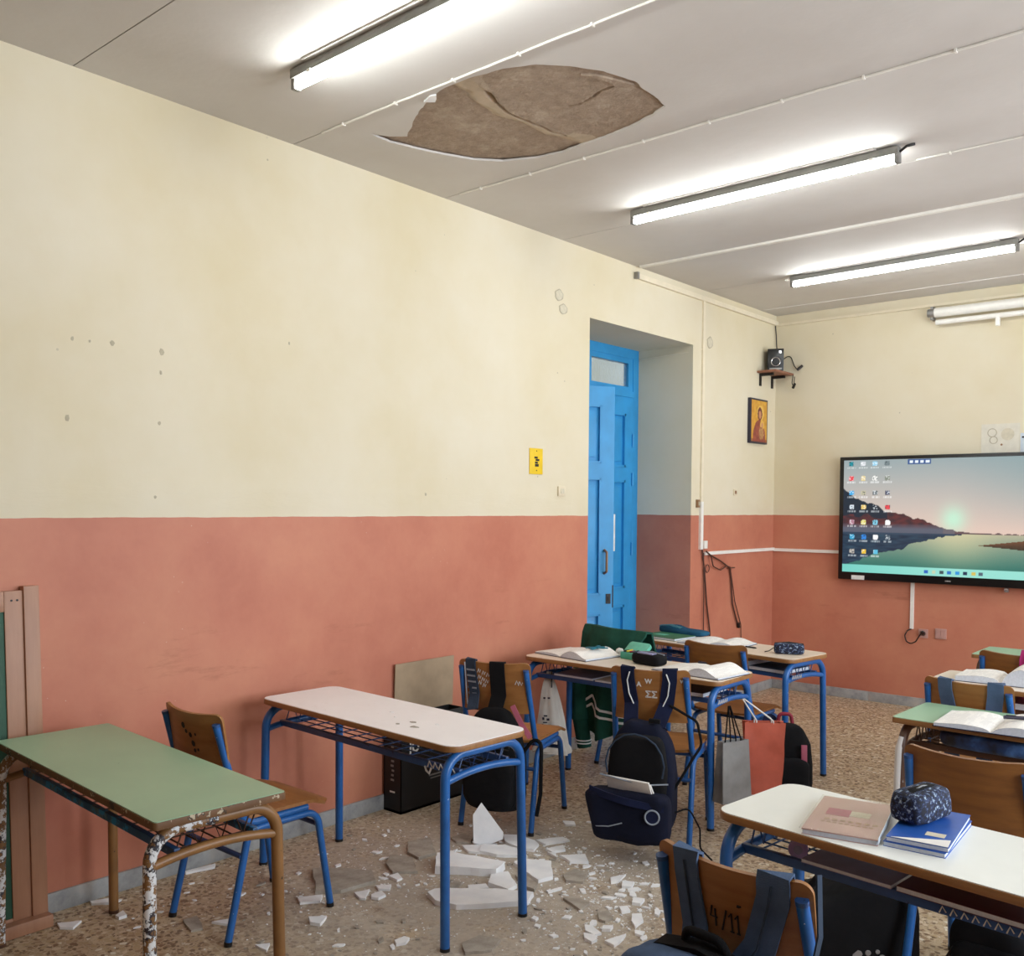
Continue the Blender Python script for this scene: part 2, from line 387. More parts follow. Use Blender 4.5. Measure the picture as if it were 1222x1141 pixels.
def text(s, size, name, mat, parent, M, th=.0006, bold=0):
    cu = bpy.data.curves.new(name, 'FONT'); cu.body = s; cu.size = size; cu.align_x = 'CENTER'; cu.align_y = 'CENTER'; cu.extrude = th; cu.offset = bold
    cu.resolution_u = 3
    tmp = bpy.data.objects.new('tmp', cu); COL.objects.link(tmp); bpy.context.view_layer.update()
    me = bpy.data.meshes.new_from_object(tmp.evaluated_get(bpy.context.evaluated_depsgraph_get())); bpy.data.objects.remove(tmp); bpy.data.curves.remove(cu)
    me.materials.clear(); me.materials.append(MATS[mat]); me.transform(M); me.name = name
    o = bpy.data.objects.new(name, me); COL.objects.link(o)
    if parent is not None: o.parent = parent
    return o
def disc(r, th, M, n=20): return MB().prism([(r*math.cos(2*math.pi*k/n), r*math.sin(2*math.pi*k/n)) for k in range(n)], 0, th, M)
def ring(r, tr, M, n=24): return MB().tube([M @ Vector((r*math.cos(2*math.pi*k/n), r*math.sin(2*math.pi*k/n), 0)) for k in range(n)], tr, 6, closed=True)
def frame(loc, xdir, ydir):
    x = Vector(xdir).normalized(); y = Vector(ydir).normalized(); z = x.cross(y)
    m = Matrix((x, y, z)).transposed().to_4x4(); m.translation = Vector(loc); return m

# ================================================================== THE ROOM
DY0, DY1, LINT, TH = 4.99, 6.30, 2.77, .56
struct(MB().b2((-TH, YF-.2, -.12), (XR+.25, YB+.2, 0)).build('floor', 'terrazzo'))
wl = MB().b2((-TH, YF, 0), (0, DY0, H+.25)).b2((-TH, DY0, LINT), (0, DY1, H+.25)).b2((-TH, DY1, 0), (0, YB+.2, H+.25))
wl = struct(wl.build('wall_left', 'wall_paint_side'))
wb = struct(MB().b2((0, YB, 0), (XR+.25, YB+.2, H+.25)).build('wall_back', 'wall_paint_end'))
struct(MB().b2((0, YF-.2, 0), (XR+.25, YF, H+.25)).build('wall_front', 'wall_paint_end'))
m = MB(); ys = [YF]+[v for w_ in WIN for v in w_]+[YB]
for i in range(0, len(ys), 2): m.b2((XR, ys[i], 0), (XR+.25, ys[i+1], H+.25))
for a, b in WIN: m.b2((XR, a, 0), (XR+.25, b, .95)); m.b2((XR, a, 2.75), (XR+.25, b, H+.25))
struct(m.build('wall_right', 'wall_paint_side'))
for i, (a, b) in enumerate(WIN):
    m = MB(); x0, x1 = XR+.12, XR+.17
    for y in (a+.03, (a+b)/2, b-.03): m.b2((x0, y-.03, .95), (x1, y+.03, 2.75))
    for z in (.98, 2.15, 2.72): m.b2((x0, a, z-.03), (x1, b, z+.03))
    f = struct(m.build('window_%d' % (i+1), 'trim_white'))
    for y0, y1 in ((a+.06, (a+b)/2-.03), ((a+b)/2+.03, b-.06)):
        for z0, z1 in ((1.01, 2.12), (2.18, 2.69)):
            MB().b2((x0+.02, y0, z0), (x0+.026, y1, z1)).build('pane', 'glass_pane', f)

# marble skirting, in lengths
bl = struct(MB().b2((0, YF, 0), (.004, DY0, .073)).b2((0, DY1, 0), (.004, YB, .073)).build('baseboard_left', 'marble'))
for a, b in [(YF, -1.4), (-1.4, .1), (.1, 1.35), (1.35, 2.6), (2.6, 3.85), (3.85, DY0), (DY1, 7.0), (7.0, YB)]:
    MB().b2((.003, a+.0015, 0), (.016, b-.0015, .076)).build('skirting_slab', 'marble', bl, bevel=.002)
bb = struct(MB().b2((.016, YB-.004, 0), (XR, YB, .073)).build('baseboard_back', 'marble'))
for a, b in [(.016, .85), (.85, 2.1), (2.1, 3.35), (3.35, 4.6), (4.6, XR)]:
    MB().b2((a+.0015, YB-.016, 0), (b-.0015, YB-.003, .076)).build('skirting_slab', 'marble', bb, bevel=.002)

# ---- ceiling: slab, boards between joints, the broken one with its hole
HOLE = [(0.366, 2.827), (0.411, 2.901), (0.472, 2.951), (0.591, 2.869), (0.732, 2.784), (0.831, 2.74), (0.928, 2.71), (1.083, 2.705), (1.233, 2.73), (1.351, 2.784), (1.439, 2.875), (1.512, 2.989), (1.555, 3.135), (1.543, 3.231), (1.54, 3.329), (1.525, 3.411), (1.415, 3.462), (1.283, 3.502), (1.134, 3.525), (1.015, 3.529), (0.891, 3.546), (0.748, 3.524), (0.597, 3.456), (0.503, 3.35), (0.441, 3.215), (0.395, 3.081), (0.36, 2.947)]
ceil = struct(MB().b2((0, YF, 3.256), (XR, YB, 3.45)).build('ceiling', 'bare_slab'))
JY = [YF, -1.3, -.31, .68, 1.675, 2.68, 3.66, 4.69, 5.53, 6.48, 7.40, YB]
for a, b in zip(JY, JY[1:]):
    if abs(a-2.68) > .01:
        MB().b2((0, a+.0025, H), (XR, b-.0025, H+.010)).build('ceiling_board', 'ceiling_paint', ceil)
    else:
        bm = bmesh.new()
        pts = []
        for i, p in enumerate(HOLE):                      # ragged rim
            q = HOLE[(i+1) % len(HOLE)]
            for k in range(6):
                s_ = k/6; x = p[0]+(q[0]-p[0])*s_; y = p[1]+(q[1]-p[1])*s_
                j = 0 if k == 0 else .007*noise.noise(Vector((x*22, y*22, 1)))
                pts.append((x+j, max(y+j, a+.012)))
        def loop(ps):
            vs = [bm.verts.new((x, y, H)) for x, y in ps]
            return [bm.edges.new((vs[i], vs[(i+1) % len(vs)])) for i in range(len(vs))]
        es = loop([(0, a+.0025), (XR, a+.0025), (XR, b-.0025), (0, b-.0025)])+loop(pts)
        bmesh.ops.triangle_fill(bm, use_beauty=True, edges=es)
        ex = bmesh.ops.extrude_face_region(bm, geom=bm.faces[:])
        for v in ex['geom']:
            if isinstance(v, bmesh.types.BMVert): v.co.z += .010
        bmesh.ops.recalc_face_normals(bm, faces=bm.faces)
        me = bpy.data.meshes.new('ceiling_board'); bm.to_mesh(me); bm.free(); me.materials.append(MATS['ceiling_paint'])
        o = bpy.data.objects.new('ceiling_board', me); COL.objects.link(o); o.parent = ceil
        o['label'] = 'ceiling board with a large ragged hole where the plaster fell'
# exposed underside with cracks
CR1 = [(1.027, 2.862), (1.001, 2.942), (0.979, 3.03), (0.972, 3.136), (0.985, 3.262), (0.987, 3.347), (1.004, 3.398)]
CR2 = [(1.466, 3.139), (1.376, 3.152), (1.245, 3.188), (1.204, 3.185)]
STEP = [(0.989, 2.66), (0.975, 2.819), (0.923, 2.951), (0.923, 3.083), (0.955, 3.213), (0.941, 3.346), (1.01, 3.503), (1.0, 3.62)]
def dpoly(x, y, L):
    best = 9; side = 1
    for (ax, ay), (bx, by) in zip(L, L[1:]):
        dx, dy = bx-ax, by-ay; s_ = max(0, min(1, ((x-ax)*dx+(y-ay)*dy)/(dx*dx+dy*dy)))
        d = math.hypot(x-ax-dx*s_, y-ay-dy*s_)
        if d < best: best = d; side = 1 if (x-ax)*dy-(y-ay)*dx > 0 else -1
    return best, side
def slabz(u, v):
    x = .32+u*1.28; y = 2.685+v*.885
    jx, jy = x+.02*noise.noise(Vector((x*9, y*9, 3))), y+.02*noise.noise(Vector((x*9, y*9, 8)))
    z = 3.2125+.003*noise.noise(Vector((x*5, y*5, 0)))+.0015*noise.noise(Vector((x*26, y*26, 2)))
    d, sd = dpoly(jx, jy, STEP); z += .003*max(-1, min(1, -sd*d/.012))
    d, sd = dpoly(jx, jy, CR1); z += .035*max(0, 1-d/.011); z -= .006*max(0, 1-d/.09) if sd > 0 else 0
    d, sd = dpoly(jx, jy, CR2); z += .012*max(0, 1-d/.008)
    return (x, y, z)
m = MB(); nu, nv = 190, 132
m.add([slabz(i/nu, j/nv) for i in range(nu+1) for j in range(nv+1)], [(i*(nv+1)+j, (i+1)*(nv+1)+j, (i+1)*(nv+1)+j+1, i*(nv+1)+j+1) for i in range(nu) for j in range(nv)])
o = m.build('exposed_slab', 'bare_slab', ceil, smooth=True)
o.data.materials.append(MATS['skim_coat'])
for p in o.data.polygons:
    x, y = p.center.x+.018*noise.noise(Vector((p.center.x*14, p.center.y*14, 5))), p.center.y
    d1, s1 = dpoly(x, y, STEP); d2, s2 = dpoly(x, y, CR1)
    if (s1 > 0 or d1 < .004) and (s2 < 0 or y > 3.4) and d1 < .085 and y > 2.70: p.material_index = 1; o['label'] = 'bare brown concrete with cracks inside the ceiling hole'
m = MB(); m.prism([(1.424, 2.964), (1.454, 3.026), (1.47, 3.076), (1.47, 3.133), (1.517, 3.192), (1.534, 3.167), (1.503, 3.085), (1.465, 2.999)], 3.2, 3.209); m.build('loose_flake', 'bare_slab', ceil)
m = MB(); m.prism([(.80, 2.735), (.86, 2.712), (.885, 2.722), (.86, 2.748), (.835, 2.765)], 3.193, 3.201); m.build('plaster_flap', 'fallen_plaster_white', ceil)

# cables and strips along the ceiling joints
ntrim = [0]
def trim(m, mat, smooth=False):
    ntrim[0] += 1; return struct(m.build('trim_%d' % ntrim[0], mat, smooth=smooth))
def wavy(y, x0, x1, amp=.004, z=3.197):
    n = int((x1-x0)/.07); return [(x0+(x1-x0)*i/n, y+amp*noise.noise(Vector((i*.8, y, 0))), z+.002*noise.noise(Vector((i*.6, y, 4)))) for i in range(n+1)]
def cable_line(y, x0, x1, r, mat='trim_white'):
    o = trim(MB().tube(wavy(y, x0, x1, z=H-r), r, 6), mat, True)
    x = x0+.15
    while x < x1: MB().box((x, y, H-r-.001), (.008, .018, .012)).build('cable_clip', 'trim_white', o); x += .33
cable_line(2.672, .22, XR, .0045); cable_line(3.655, .12, XR, .005); cable_line(6.52, .62, 2.6, .004); cable_line(4.675, 2.12, XR, .004)
o = trim(MB().b2((.03, 5.515, H-.014), (XR, 5.545, H)), 'trim_white')
for x in (.4, .95, 1.6, 2.3): MB().b2((x, 5.513, H-.0155), (x+.02, 5.547, H)).build('cable_clip', 'trim_white', o)
trim(MB().b2((.02, 7.39, H-.005), (XR, 7.41, H)), 'ceiling_paint')
trim(MB().b2((0, 5.5, H-.085), (.022, YB, H-.05)), 'trim_cream')                       # trunking down the door wall
MB().box((.02, 5.50, H-.068), (.03, .02, .045)).build('end_cap', 'grey_metal', bpy.data.objects['trim_%d' % ntrim[0]])
trim(MB().b2((0, YB-.02, H-.09), (XR, YB, H-.07)), 'trim_cream')
trim(MB().b2((0, 6.425, 1.60), (.014, 6.455, 3.115)), 'trim_cream')
trim(MB().b2((0, 6.418, 1.235), (.02, 6.455, 1.60)), 'white_plastic')
trim(MB().b2((0, 6.50, 1.19), (.016, YB, 1.215)), 'white_plastic')
trim(MB().b2((0.016, YB-.016, 1.185), (.66, YB, 1.21)), 'white_plastic')
trim(MB().b2((1.165, YB-.016, .615), (1.19, YB, 1.0)), 'white_plastic')
trim(MB().tube([(0.006, 6.43, 2.755), (-.02, 6.305, 2.72), (-.2, 6.295, 2.715), (-.47, 6.295, 2.70)], .005, 6), 'trim_cream', True)

# ---- door: frame, transom with panes, closed leaf and leaf standing ajar
XD = -.48
m = MB().b2((XD-.07, DY0, 0), (XD, DY0+.075, LINT)).b2((XD-.07, DY1-.075, 0), (XD, DY1, LINT)).b2((XD-.07, DY0+.075, LINT-.07), (XD, DY1-.075, LINT)).b2((XD-.07, DY0+.075, 2.40), (XD+.01, DY1-.075, 2.445))
door = struct(m.build('door_1', 'door_blue'))
m = MB(); tz0, tz1, ty0, ty1 = 2.445, 2.70, DY0+.075, DY1-.075; yc = (ty0+ty1)/2
for a, b, c, d in ((ty0, ty1, tz0, tz0+.035), (ty0, ty1, tz1-.04, tz1), (ty0, ty0+.06, tz0+.035, tz1-.04), (ty1-.06, ty1, tz0+.035, tz1-.04), (yc-.035, yc+.035, tz0+.035, tz1-.04)):
    m.b2((XD-.05, a, c), (XD-.005, b, d))
sash = m.build('transom_sash', 'door_blue', door)
for a, b in ((ty0+.06, yc-.035), (yc+.035, ty1-.06)):
    MB().b2((XD-.03, a, tz0+.035), (XD-.025, b, tz1-.04)).build('pane', 'glass_pane', sash)
LW, LT = (ty1-ty0)/2-.004, 2.40
def leaf(name, flip):
    """local: hinge at y=0, width along +y, face to +x"""
    pan = [(1.86, 2.27), (.93, 1.76), (.16, .80)]
    m = MB(); st = .10
    m.b2((-.045, 0, .008), (0, st, LT)).b2((-.045, LW-st, .008), (0, LW, LT))
    zz = [.008]+[v for a, b in reversed(pan) for v in (a, b)]+[LT]
    for i in range(0, len(zz), 2): m.b2((-.045, st, zz[i]), (0, LW-st, zz[i+1]))
    o = m.build(name, 'door_blue', door)
    for a, b in pan:
        q = MB().b2((-.035, st, a), (-.016, LW-st, b)).b2((-.03, st+.045, a+.045), (-.006, LW-st-.045, b-.045))
        q.build('door_panel', 'door_blue', o, bevel=.004)
        q = MB(); e = .016
        for y0, y1, z0, z1 in ((st, st+e, a, b), (LW-st-e, LW-st, a, b), (st, LW-st, a, a+e), (st, LW-st, b-e, b)): q.b2((-.02, y0, z0), (.006, y1, z1))
        q.build('moulding', 'door_blue', o)
    return o
l1 = leaf('ajar_leaf', 0); l1.location = (XD-.0, ty0+.002, 0); l1.rotation_euler = (0, 0, -math.atan2(.28, .50)); l1['label'] = 'blue door leaf standing ajar into the room'
l2 = leaf('closed_leaf', 1); l2.location = (XD, ty1-LW-.001, 0); l2['label'] = 'blue door leaf that is shut'
MB().tube(fillet([(0, LW-.07, 1.25), (.04, LW-.07, 1.235), (.04, LW-.07, 1.10), (0, LW-.07, 1.085)], [0, .012, .012, 0]), .009, 8).build('pull_handle', 'handle_brown', l1, smooth=True)
MB().b2((0, LW-.055, .87), (.006, LW-.02, .94)).box((.008, LW-.037, .905), (.006, .012, .03)).build('keyhole_plate', 'dark_metal', l1)
MB().b2((-.040, LW-.006, .84), (.0025, LW+.002, 1.0)).build('lock_plate', 'dark_metal', l1)
MB().b2((0, .30, 1.22), (.012, .335, 1.50)).build('door_strip', 'paper_white', l2, bevel=.003)
for z in (2.02, 1.72, 1.18, .5): MB().tube([(.006, LW-.004, z), (.006, LW-.004, z+.10)], .009, 8).build('hinge', 'door_blue', l2, smooth=True)
# corridor beyond the door
struct(MB().b2((-2.6, 3.2, 0), (-2.5, 9.0, 3.3)).build('wall_corridor', 'corridor_wall'))
struct(MB().b2((-2.6, 3.2, -.12), (-TH, 9.0, 0)).build('floor_corridor', 'terrazzo'))

# ================================================================== FIXTURES
def lamp(x0, x1, y, label, yaw=0):
    L = x1-x0; t = thing('fluorescent_lamp', label, 'lamp', ((x0+x1)/2, y, H), yaw, 'fluorescent lamps under the ceiling')
    MB().b2((-L/2, -.024, -.042), (L/2, .024, -.006)).build('batten', 'lamp_body', t, bevel=.004)
    MB().tube([(-L/2+.02, 0, -.064), (L/2-.02, 0, -.064)], .0155, 14).build('light_tube', 'tube_light', t, smooth=True)
    for s in (-1, 1):
        MB().box((s*(L/2-.008), 0, -.058), (.022, .034, .044)).build('tube_socket', 'grey_metal', t, bevel=.004)
        MB().box((s*(L/2-.12), 0, -.045), (.02, .056, .012)).build('clip', 'white_plastic', t)
    MB().tube([(L/2, 0, -.03), (L/2+.03, 0, -.012), (L/2+.06, .02, -.004)], .006, 6).build('lead_wire', 'dark_metal', t, smooth=True)
    MB().b2((-L/2+.1, -.045, -.006), (L/2-.1, .045, 0)).build('mounting_plate', 'ceiling_paint', t)
lamp(.62, 2.08, 2.225, 'lit tube lamp nearest the hole in the ceiling, beside its ragged edge', R(-.6))
lamp(.66, 2.12, 4.46, 'lit tube lamp between the ceiling hole and the white trunking across the ceiling', R(-1.2))
lamp(.70, 2.17, 6.42, 'lit tube lamp close to the end wall with the big screen', R(-1.8))


# roller projection screen
t = thing('projection_screen', 'rolled up white projection screen mounted high on the end wall', 'projection screen', (1.30, YB, 3.03))
MB().tube([(.02, -.07, .02), (2.1, -.07, .02)], .036, 16).build('roller_tube', 'white_plastic', t, smooth=True)
MB().tube([(.03, -.075, -.055), (2.1, -.075, -.055)], .02, 12).build('bottom_bar', 'white_plastic', t, smooth=True)
MB().tube([(-.03, -.07, .02), (.02, -.07, .02)], .033, 12).build('end_bracket', 'grey_metal', t, smooth=True)
MB().b2((-.015, -.07, -.03), (.005, 0, .07)).build('wall_plate', 'grey_metal', t)
MB().b2((.45, -.075, -.06), (.475, 0, -.04)).b2((.45, -.09, -.13), (.475, -.06, -.05)).build('pull_tab', 'white_plastic', t)

# ---- interactive screen with its desktop
TX0, TX1, TZ0, TZ1 = .61, 2.31, .982, 1.972
t = thing('wall_screen', 'large black flat screen on the end wall showing a lake desktop picture', 'television', ((TX0+TX1)/2, YB, TZ0))
W2, HH = (TX1-TX0)/2, TZ1-TZ0
MB().b2((-W2, -.085, 0), (W2, -.03, HH)).build('casing', 'black_plastic', t, bevel=.006)
MB().b2((-.3, -.032, .25), (.3, 0, .75)).build('wall_mount', 'dark_metal', t)
sx0, sx1, sz0, sz1 = .645, 2.275, 1.044, 1.944
NX, NZ = 330, 182
def poly_y(L, x):
    if x <= L[0][0]: return L[0][1]
    for (a, b), (c, d) in zip(L, L[1:]):
        if x <= c: return b+(d-b)*(x-a)/(c-a)
    return L[-1][1]
HILL = [(0.645, 1.72), (0.747, 1.634), (0.85, 1.60), (0.919, 1.586), (0.967, 1.538), (1.12, 1.515), (1.201, 1.481), (1.27, 1.476), (1.36, 1.43), (1.427, 1.408), (1.536, 1.388), (1.621, 1.378), (2.3, 1.37)]
HRED = [(0.645, 1.50), (.85, 1.50), (1.0, 1.47), (1.2, 1.43), (1.36, 1.40), (1.5, 1.385), (1.62, 1.37)]
REFL = [(0.645, 1.10), (0.757, 1.131), (0.902, 1.198), (1.009, 1.22), (1.126, 1.242), (1.171, 1.285), (1.273, 1.305), (1.428, 1.35), (1.6, 1.362)]
mixc = lambda a, b, s: tuple(p+(q-p)*max(0, min(1, s)) for p, q in zip(a, b))
hx = lambda s: tuple(int(s[i:i+2], 16)/255 for i in (0, 2, 4))
ICON = [(0, 0, '1d8f9c'), (1, 0, 'c9cdd2'), (2, 0, '8fc6e0'), (3, 0, '6e7c80'), (0, 1, 'd9434c'), (1, 1, 'd8c48a'), (2, 1, 'e6e6e2'), (3, 1, '7d8478'), (0, 2, '3aa0d8'), (1, 2, 'b9b49a'), (2, 2, '5a6468'), (3, 2, '2b3350'), (0, 3, 'd4dde6'), (1, 3, 'd9b44a'), (2, 3, '1c2a3a'), (3, 3, 'd9434c'), (0, 4, 'a87a8a'), (1, 4, 'd2c65a'), (2, 4, '7fc4dc'), (3, 4, 'f0f0f0'), (0, 5, '2c9ac4'), (1, 5, '2d7fd0'), (2, 5, 'e8e8ea'), (3, 5, '4a5a66'), (0, 6, 'b7b0a8'), (1, 6, 'e0b83c'), (2, 6, '5ab4d4')]
ICX = [.705, .800, .893, .990]; ICZ = [1.915, 1.797, 1.682, 1.568, 1.446, 1.329, 1.212]
TASK = [(1.301, '2a62b4'), (1.356, 'b9c9a8'), (1.412, '3c4a50'), (1.469, '2c6fb8'), (1.526, '2f8fd0'), (1.582, '24344e'), (1.639, 'c9b45a'), (1.689, '50606e')]
def screen_col(x, z):
    # sky
    s = (z-1.37)/(1.944-1.37)
    c = mixc(hx('d6bcae'), hx("8f9da0"), max(0, s)**1.1)
    c = mixc(c, hx('7f979a'), max(0, (x-1.5))/.9*max(0, s))
    g = math.exp(-(((x-1.49)/.09)**2+((z-1.48)/.10)**2)); c = mixc(c, hx('b4e8cc'), g*.8)
    hz = poly_y(HILL, x)+.010*noise.noise(Vector((x*28, 0, 0)))
    if 1.37 < z < hz:
        c = hx('1a2634') if z > poly_y(HRED, x)+.02*noise.noise(Vector((x*15, z*30, 0))) and x < 1.0 else mixc(hx('5a2c2e'), hx('35262e'), noise.noise(Vector((x*20, z*40, 1)))+.4)
        if z < 1.435 and x < 1.5: c = mixc(c, hx('565a68'), (1.45-z)/.05)
        if x > 1.42: c = mixc(c, hx('6e6466'), .6)
    if z <= 1.37:
        d = (1.37-z)/.27
        c = mixc(hx('aaa58e'), hx('2d6a60'), d**.9)
        g = math.exp(-((x-1.52)/.26)**2); c = mixc(c, hx('c9c49a'), g*.75*max(0, 1-d*.8))
        if z > poly_y(REFL, x)+.012*noise.noise(Vector((x*30, 7, 0))) and x < 1.55: c = mixc(hx('16263a'), hx('2b4658'), .5+.7*noise.noise(Vector((x*12, z*60, 2))))
        if z > 1.352 and x < 1.5: c = mixc(c, hx('3c4c60'), .5)
        zt = 1.285+.04*(x-1.66)/.3; zb = 1.285-.025*(x-1.66)/.3-.03*max(0, x-1.9)
        if x > 1.66 and zb < z < zt: c = mixc(hx('6a4632'), hx('3a3026'), (zt-z)/(zt-zb+1e-6))
    if z < 1.106:
        c = mixc(hx('6fc4b8'), hx('8fd2c6'), (x-.65)/.8)
        for xx, h_ in TASK:
            if abs(x-xx) < .014 and abs(z-1.074) < .014: c = hx(h_)
    for i, j, h_ in ICON:
        ix, iz = ICX[i]+.006*j*.5, ICZ[j]
        dx, dz = abs(x-ix), z-iz
        if dx < .019 and abs(dz) < .019:
            k = noise.noise(Vector(((x+i)*90, (z+j)*90, i+j)))
            if dx**4+dz**4 < .0195**4: c = mixc(hx(h_), hx('f2f4f6') if (i+j) % 3 else hx('20303c'), .0 if k < .18 else .75)
        elif dx < .034 and -.040 < dz < -.026:
            if noise.noise(Vector((x*160, j*7+i, 0))) > -.1: c = mixc(c, hx('eef0f0'), .55)
    if 1.146 < x < 1.317 and 1.903 < z < 1.942:
        c = hx('2a4f86')
        for q in range(4):
            if abs(x-(1.172+.041*q)) < .013 and abs(z-1.922) < .010: c = hx('dfe8f2')
    return c
m = MB(); xc = (TX0+TX1)/2
m.add([(sx0+(sx1-sx0)*i/NX-xc, -.0862, sz0+(sz1-sz0)*j/NZ-TZ0) for i in range(NX+1) for j in range(NZ+1)], [(i*(NZ+1)+j, (i+1)*(NZ+1)+j, (i+1)*(NZ+1)+j+1, i*(NZ+1)+j+1) for i in range(NX) for j in range(NZ)])
so = m.build('display_panel', 'screen', t); so['label'] = 'lit desktop with icons, taskbar and lake wallpaper'
ca = so.data.color_attributes.new('Col', 'FLOAT_COLOR', 'POINT')
cols = []
for v in so.data.vertices: cols += list(lin(screen_col(v.co.x+xc, v.co.z+TZ0)))
ca.data.foreach_set('color', cols)
MB().b2((.722-xc, -.0875, 1.0-.016-TZ0), (.826-xc, -.0855, 1.018-TZ0)).build('sticker', 'paper_white', t)
MB().b2((-.02, -.087, .022), (.02, -.0855, .032)).build('maker_mark', 'print_dim', t)
MB().box((1.86-xc, -.05, -.02), (.03, .03, .03)).build('sensor', 'chrome', t, bevel=.004)

# socket and lead under the screen
t = thing('power_socket', 'salmon painted double wall socket beside the dangling plug', 'socket', (1.395, YB, .594))
MB().b2((-.042, -.012, -.04), (.042, 0, .04)).build('plate', 'book_pink', t, bevel=.004)
MB().b2((-.034, -.015, -.03), (-.002, -.011, .03)).b2((.002, -.015, -.03), (.034, -.011, .03)).build('rocker', 'book_pink', t)
t = thing('screen_plug', 'black plug pushed into a wall socket, on a looped lead', 'plug', (1.265, YB, .585))
MB().b2((-.035, -.01, -.035), (.035, 0, .035)).build('socket_plate', 'book_pink', t, bevel=.003)
MB().tube([(0, -.01, 0), (.005, -.045, .01), (.012, -.06, .02)], [.019, .018, .008], 12).build('plug_body', 'black_plastic', t, smooth=True)
pts = [(1.177, -.012, .615), (1.15, -.02, .60), (1.13, -.025, .56), (1.145, -.03, .515), (1.18, -.035, .50), (1.22, -.04, .52), (1.25, -.05, .57), (1.275, -.06, .605)]
MB().tube(fillet([(a-1.265, b, c-.585) for a, b, c in pts], [0, .03, .03, .025, .025, .03, .03, 0], 4), .005, 8).build('lead', 'cable_black', t, smooth=True)

# papers above the screen
t = thing('wall_poster', 'faded pale poster on the end wall with grey round figures, above the screen', 'poster', (1.80, YB, 2.07))
MB().b2((-.15, -.003, -.12), (.11, 0, .12)).build('sheet', 'paper_pale', t)
for cx, cz, r_ in ((-.075, .055, .03), (-.065, .0, .026), (.03, .04, .045)):
    (ring(r_, .003, frame((cx, -.003, cz), (1, 0, 0), (0, 0, 1))) if r_ < .04 else disc(r_, .0015, frame((cx, -.003, cz), (1, 0, 0), (0, 0, 1)))).build('figure', 'bare_patch' if r_ > .04 else 'patch_rim', t)
disc(.008, .002, frame((-.01, -.003, -.035), (1, 0, 0), (0, 0, 1)), 10).build('dot', 'handle_brown', t)
t = thing('notice_sheet', 'bluish white notice sheet pinned to the end wall beside the faded poster', 'notice', (2.01, YB, 2.03))
MB().b2((-.095, -.003, -.08), (.12, 0, .085)).build('sheet', 'paper_blue', t); MB().box((-.075, -.004, .055), (.02, .003, .012)).build('pin', 'ink', t)

# ---- speaker on its bracket shelf, icon, sign, wall boxes
t = thing('wall_shelf', 'small brown wooden bracket shelf in the corner under the speaker', 'shelf', (0, 7.50, 2.685))
MB().b2((.005, -.16, -.008), (.17, .185, .010)).build('shelf_board', 'shelf_wood', t, bevel=.002)
for y in (-.10, .12): MB().b2((0, y-.012, -.11), (.012, y+.012, -.008)).b2((.012, y-.012, -.03), (.12, y+.012, -.008)).build('bracket', 'dark_metal', t)
t = thing('loudspeaker', 'small black loudspeaker standing on the corner bracket shelf', 'speaker', (.085, 7.51, 2.695), R(27))
MB().b2((-.065, -.07, 0), (.065, .07, .185)).build('cabinet', 'black_plastic', t, bevel=.006)
f = frame((0, -.0705, .075), (1, 0, 0), (0, 0, 1))
disc(.045, .004, f).build('cone', 'speaker_cone', t); disc(.016, .008, f).build('dust_cap', 'black_plastic', t)
ring(.035, .0045, f @ Matrix.Translation((0, 0, .005))).build('cone_ring', 'chrome', t, smooth=True)
disc(.013, .004, frame((.035, -.0705, .155), (1, 0, 0), (0, 0, 1))).build('tweeter', 'chrome', t)
MB().b2((-.05, -.072, .012), (.05, -.0695, .026)).build('badge', 'grey_metal', t)
t = thing('speaker_lead', 'dark cable dropping from the ceiling corner past the speaker to loose connectors', 'cable', (.012, 7.64, 2.69))
wp = lambda L, x: [(x if not isinstance(x, list) else x[i], a-7.64, b-2.69) for i, (a, b) in enumerate(L)]
MB().tube(fillet(wp([(7.655, 3.11), (7.66, 3.02), (7.672, 2.93), (7.675, 2.80)], [.0, .006, .006, .03]), [0, .05, .05, 0], 4), .005, 6).build('drop_cable', 'cable_black', t, smooth=True)
MB().tube(fillet(wp([(7.675, 2.80), (7.69, 2.86), (7.685, 2.76), (7.66, 2.72)], [.03, .12, .16, .20]), [0, .03, .03, 0], 4), .004, 6).tube(wp([(7.66, 2.72), (7.69, 2.755)], [.20, .23]), .011, 8).build('upper_lead', 'cable_black', t, smooth=True)
MB().tube(fillet(wp([(7.60, 2.67), (7.58, 2.60), (7.62, 2.57), (7.63, 2.66)], [.19, .19, .19, .19]), [0, .02, .02, 0], 4), .004, 6).tube(wp([(7.605, 2.565), (7.635, 2.60)], [.19, .19]), .012, 8).build('lower_lead', 'cable_black', t, smooth=True)

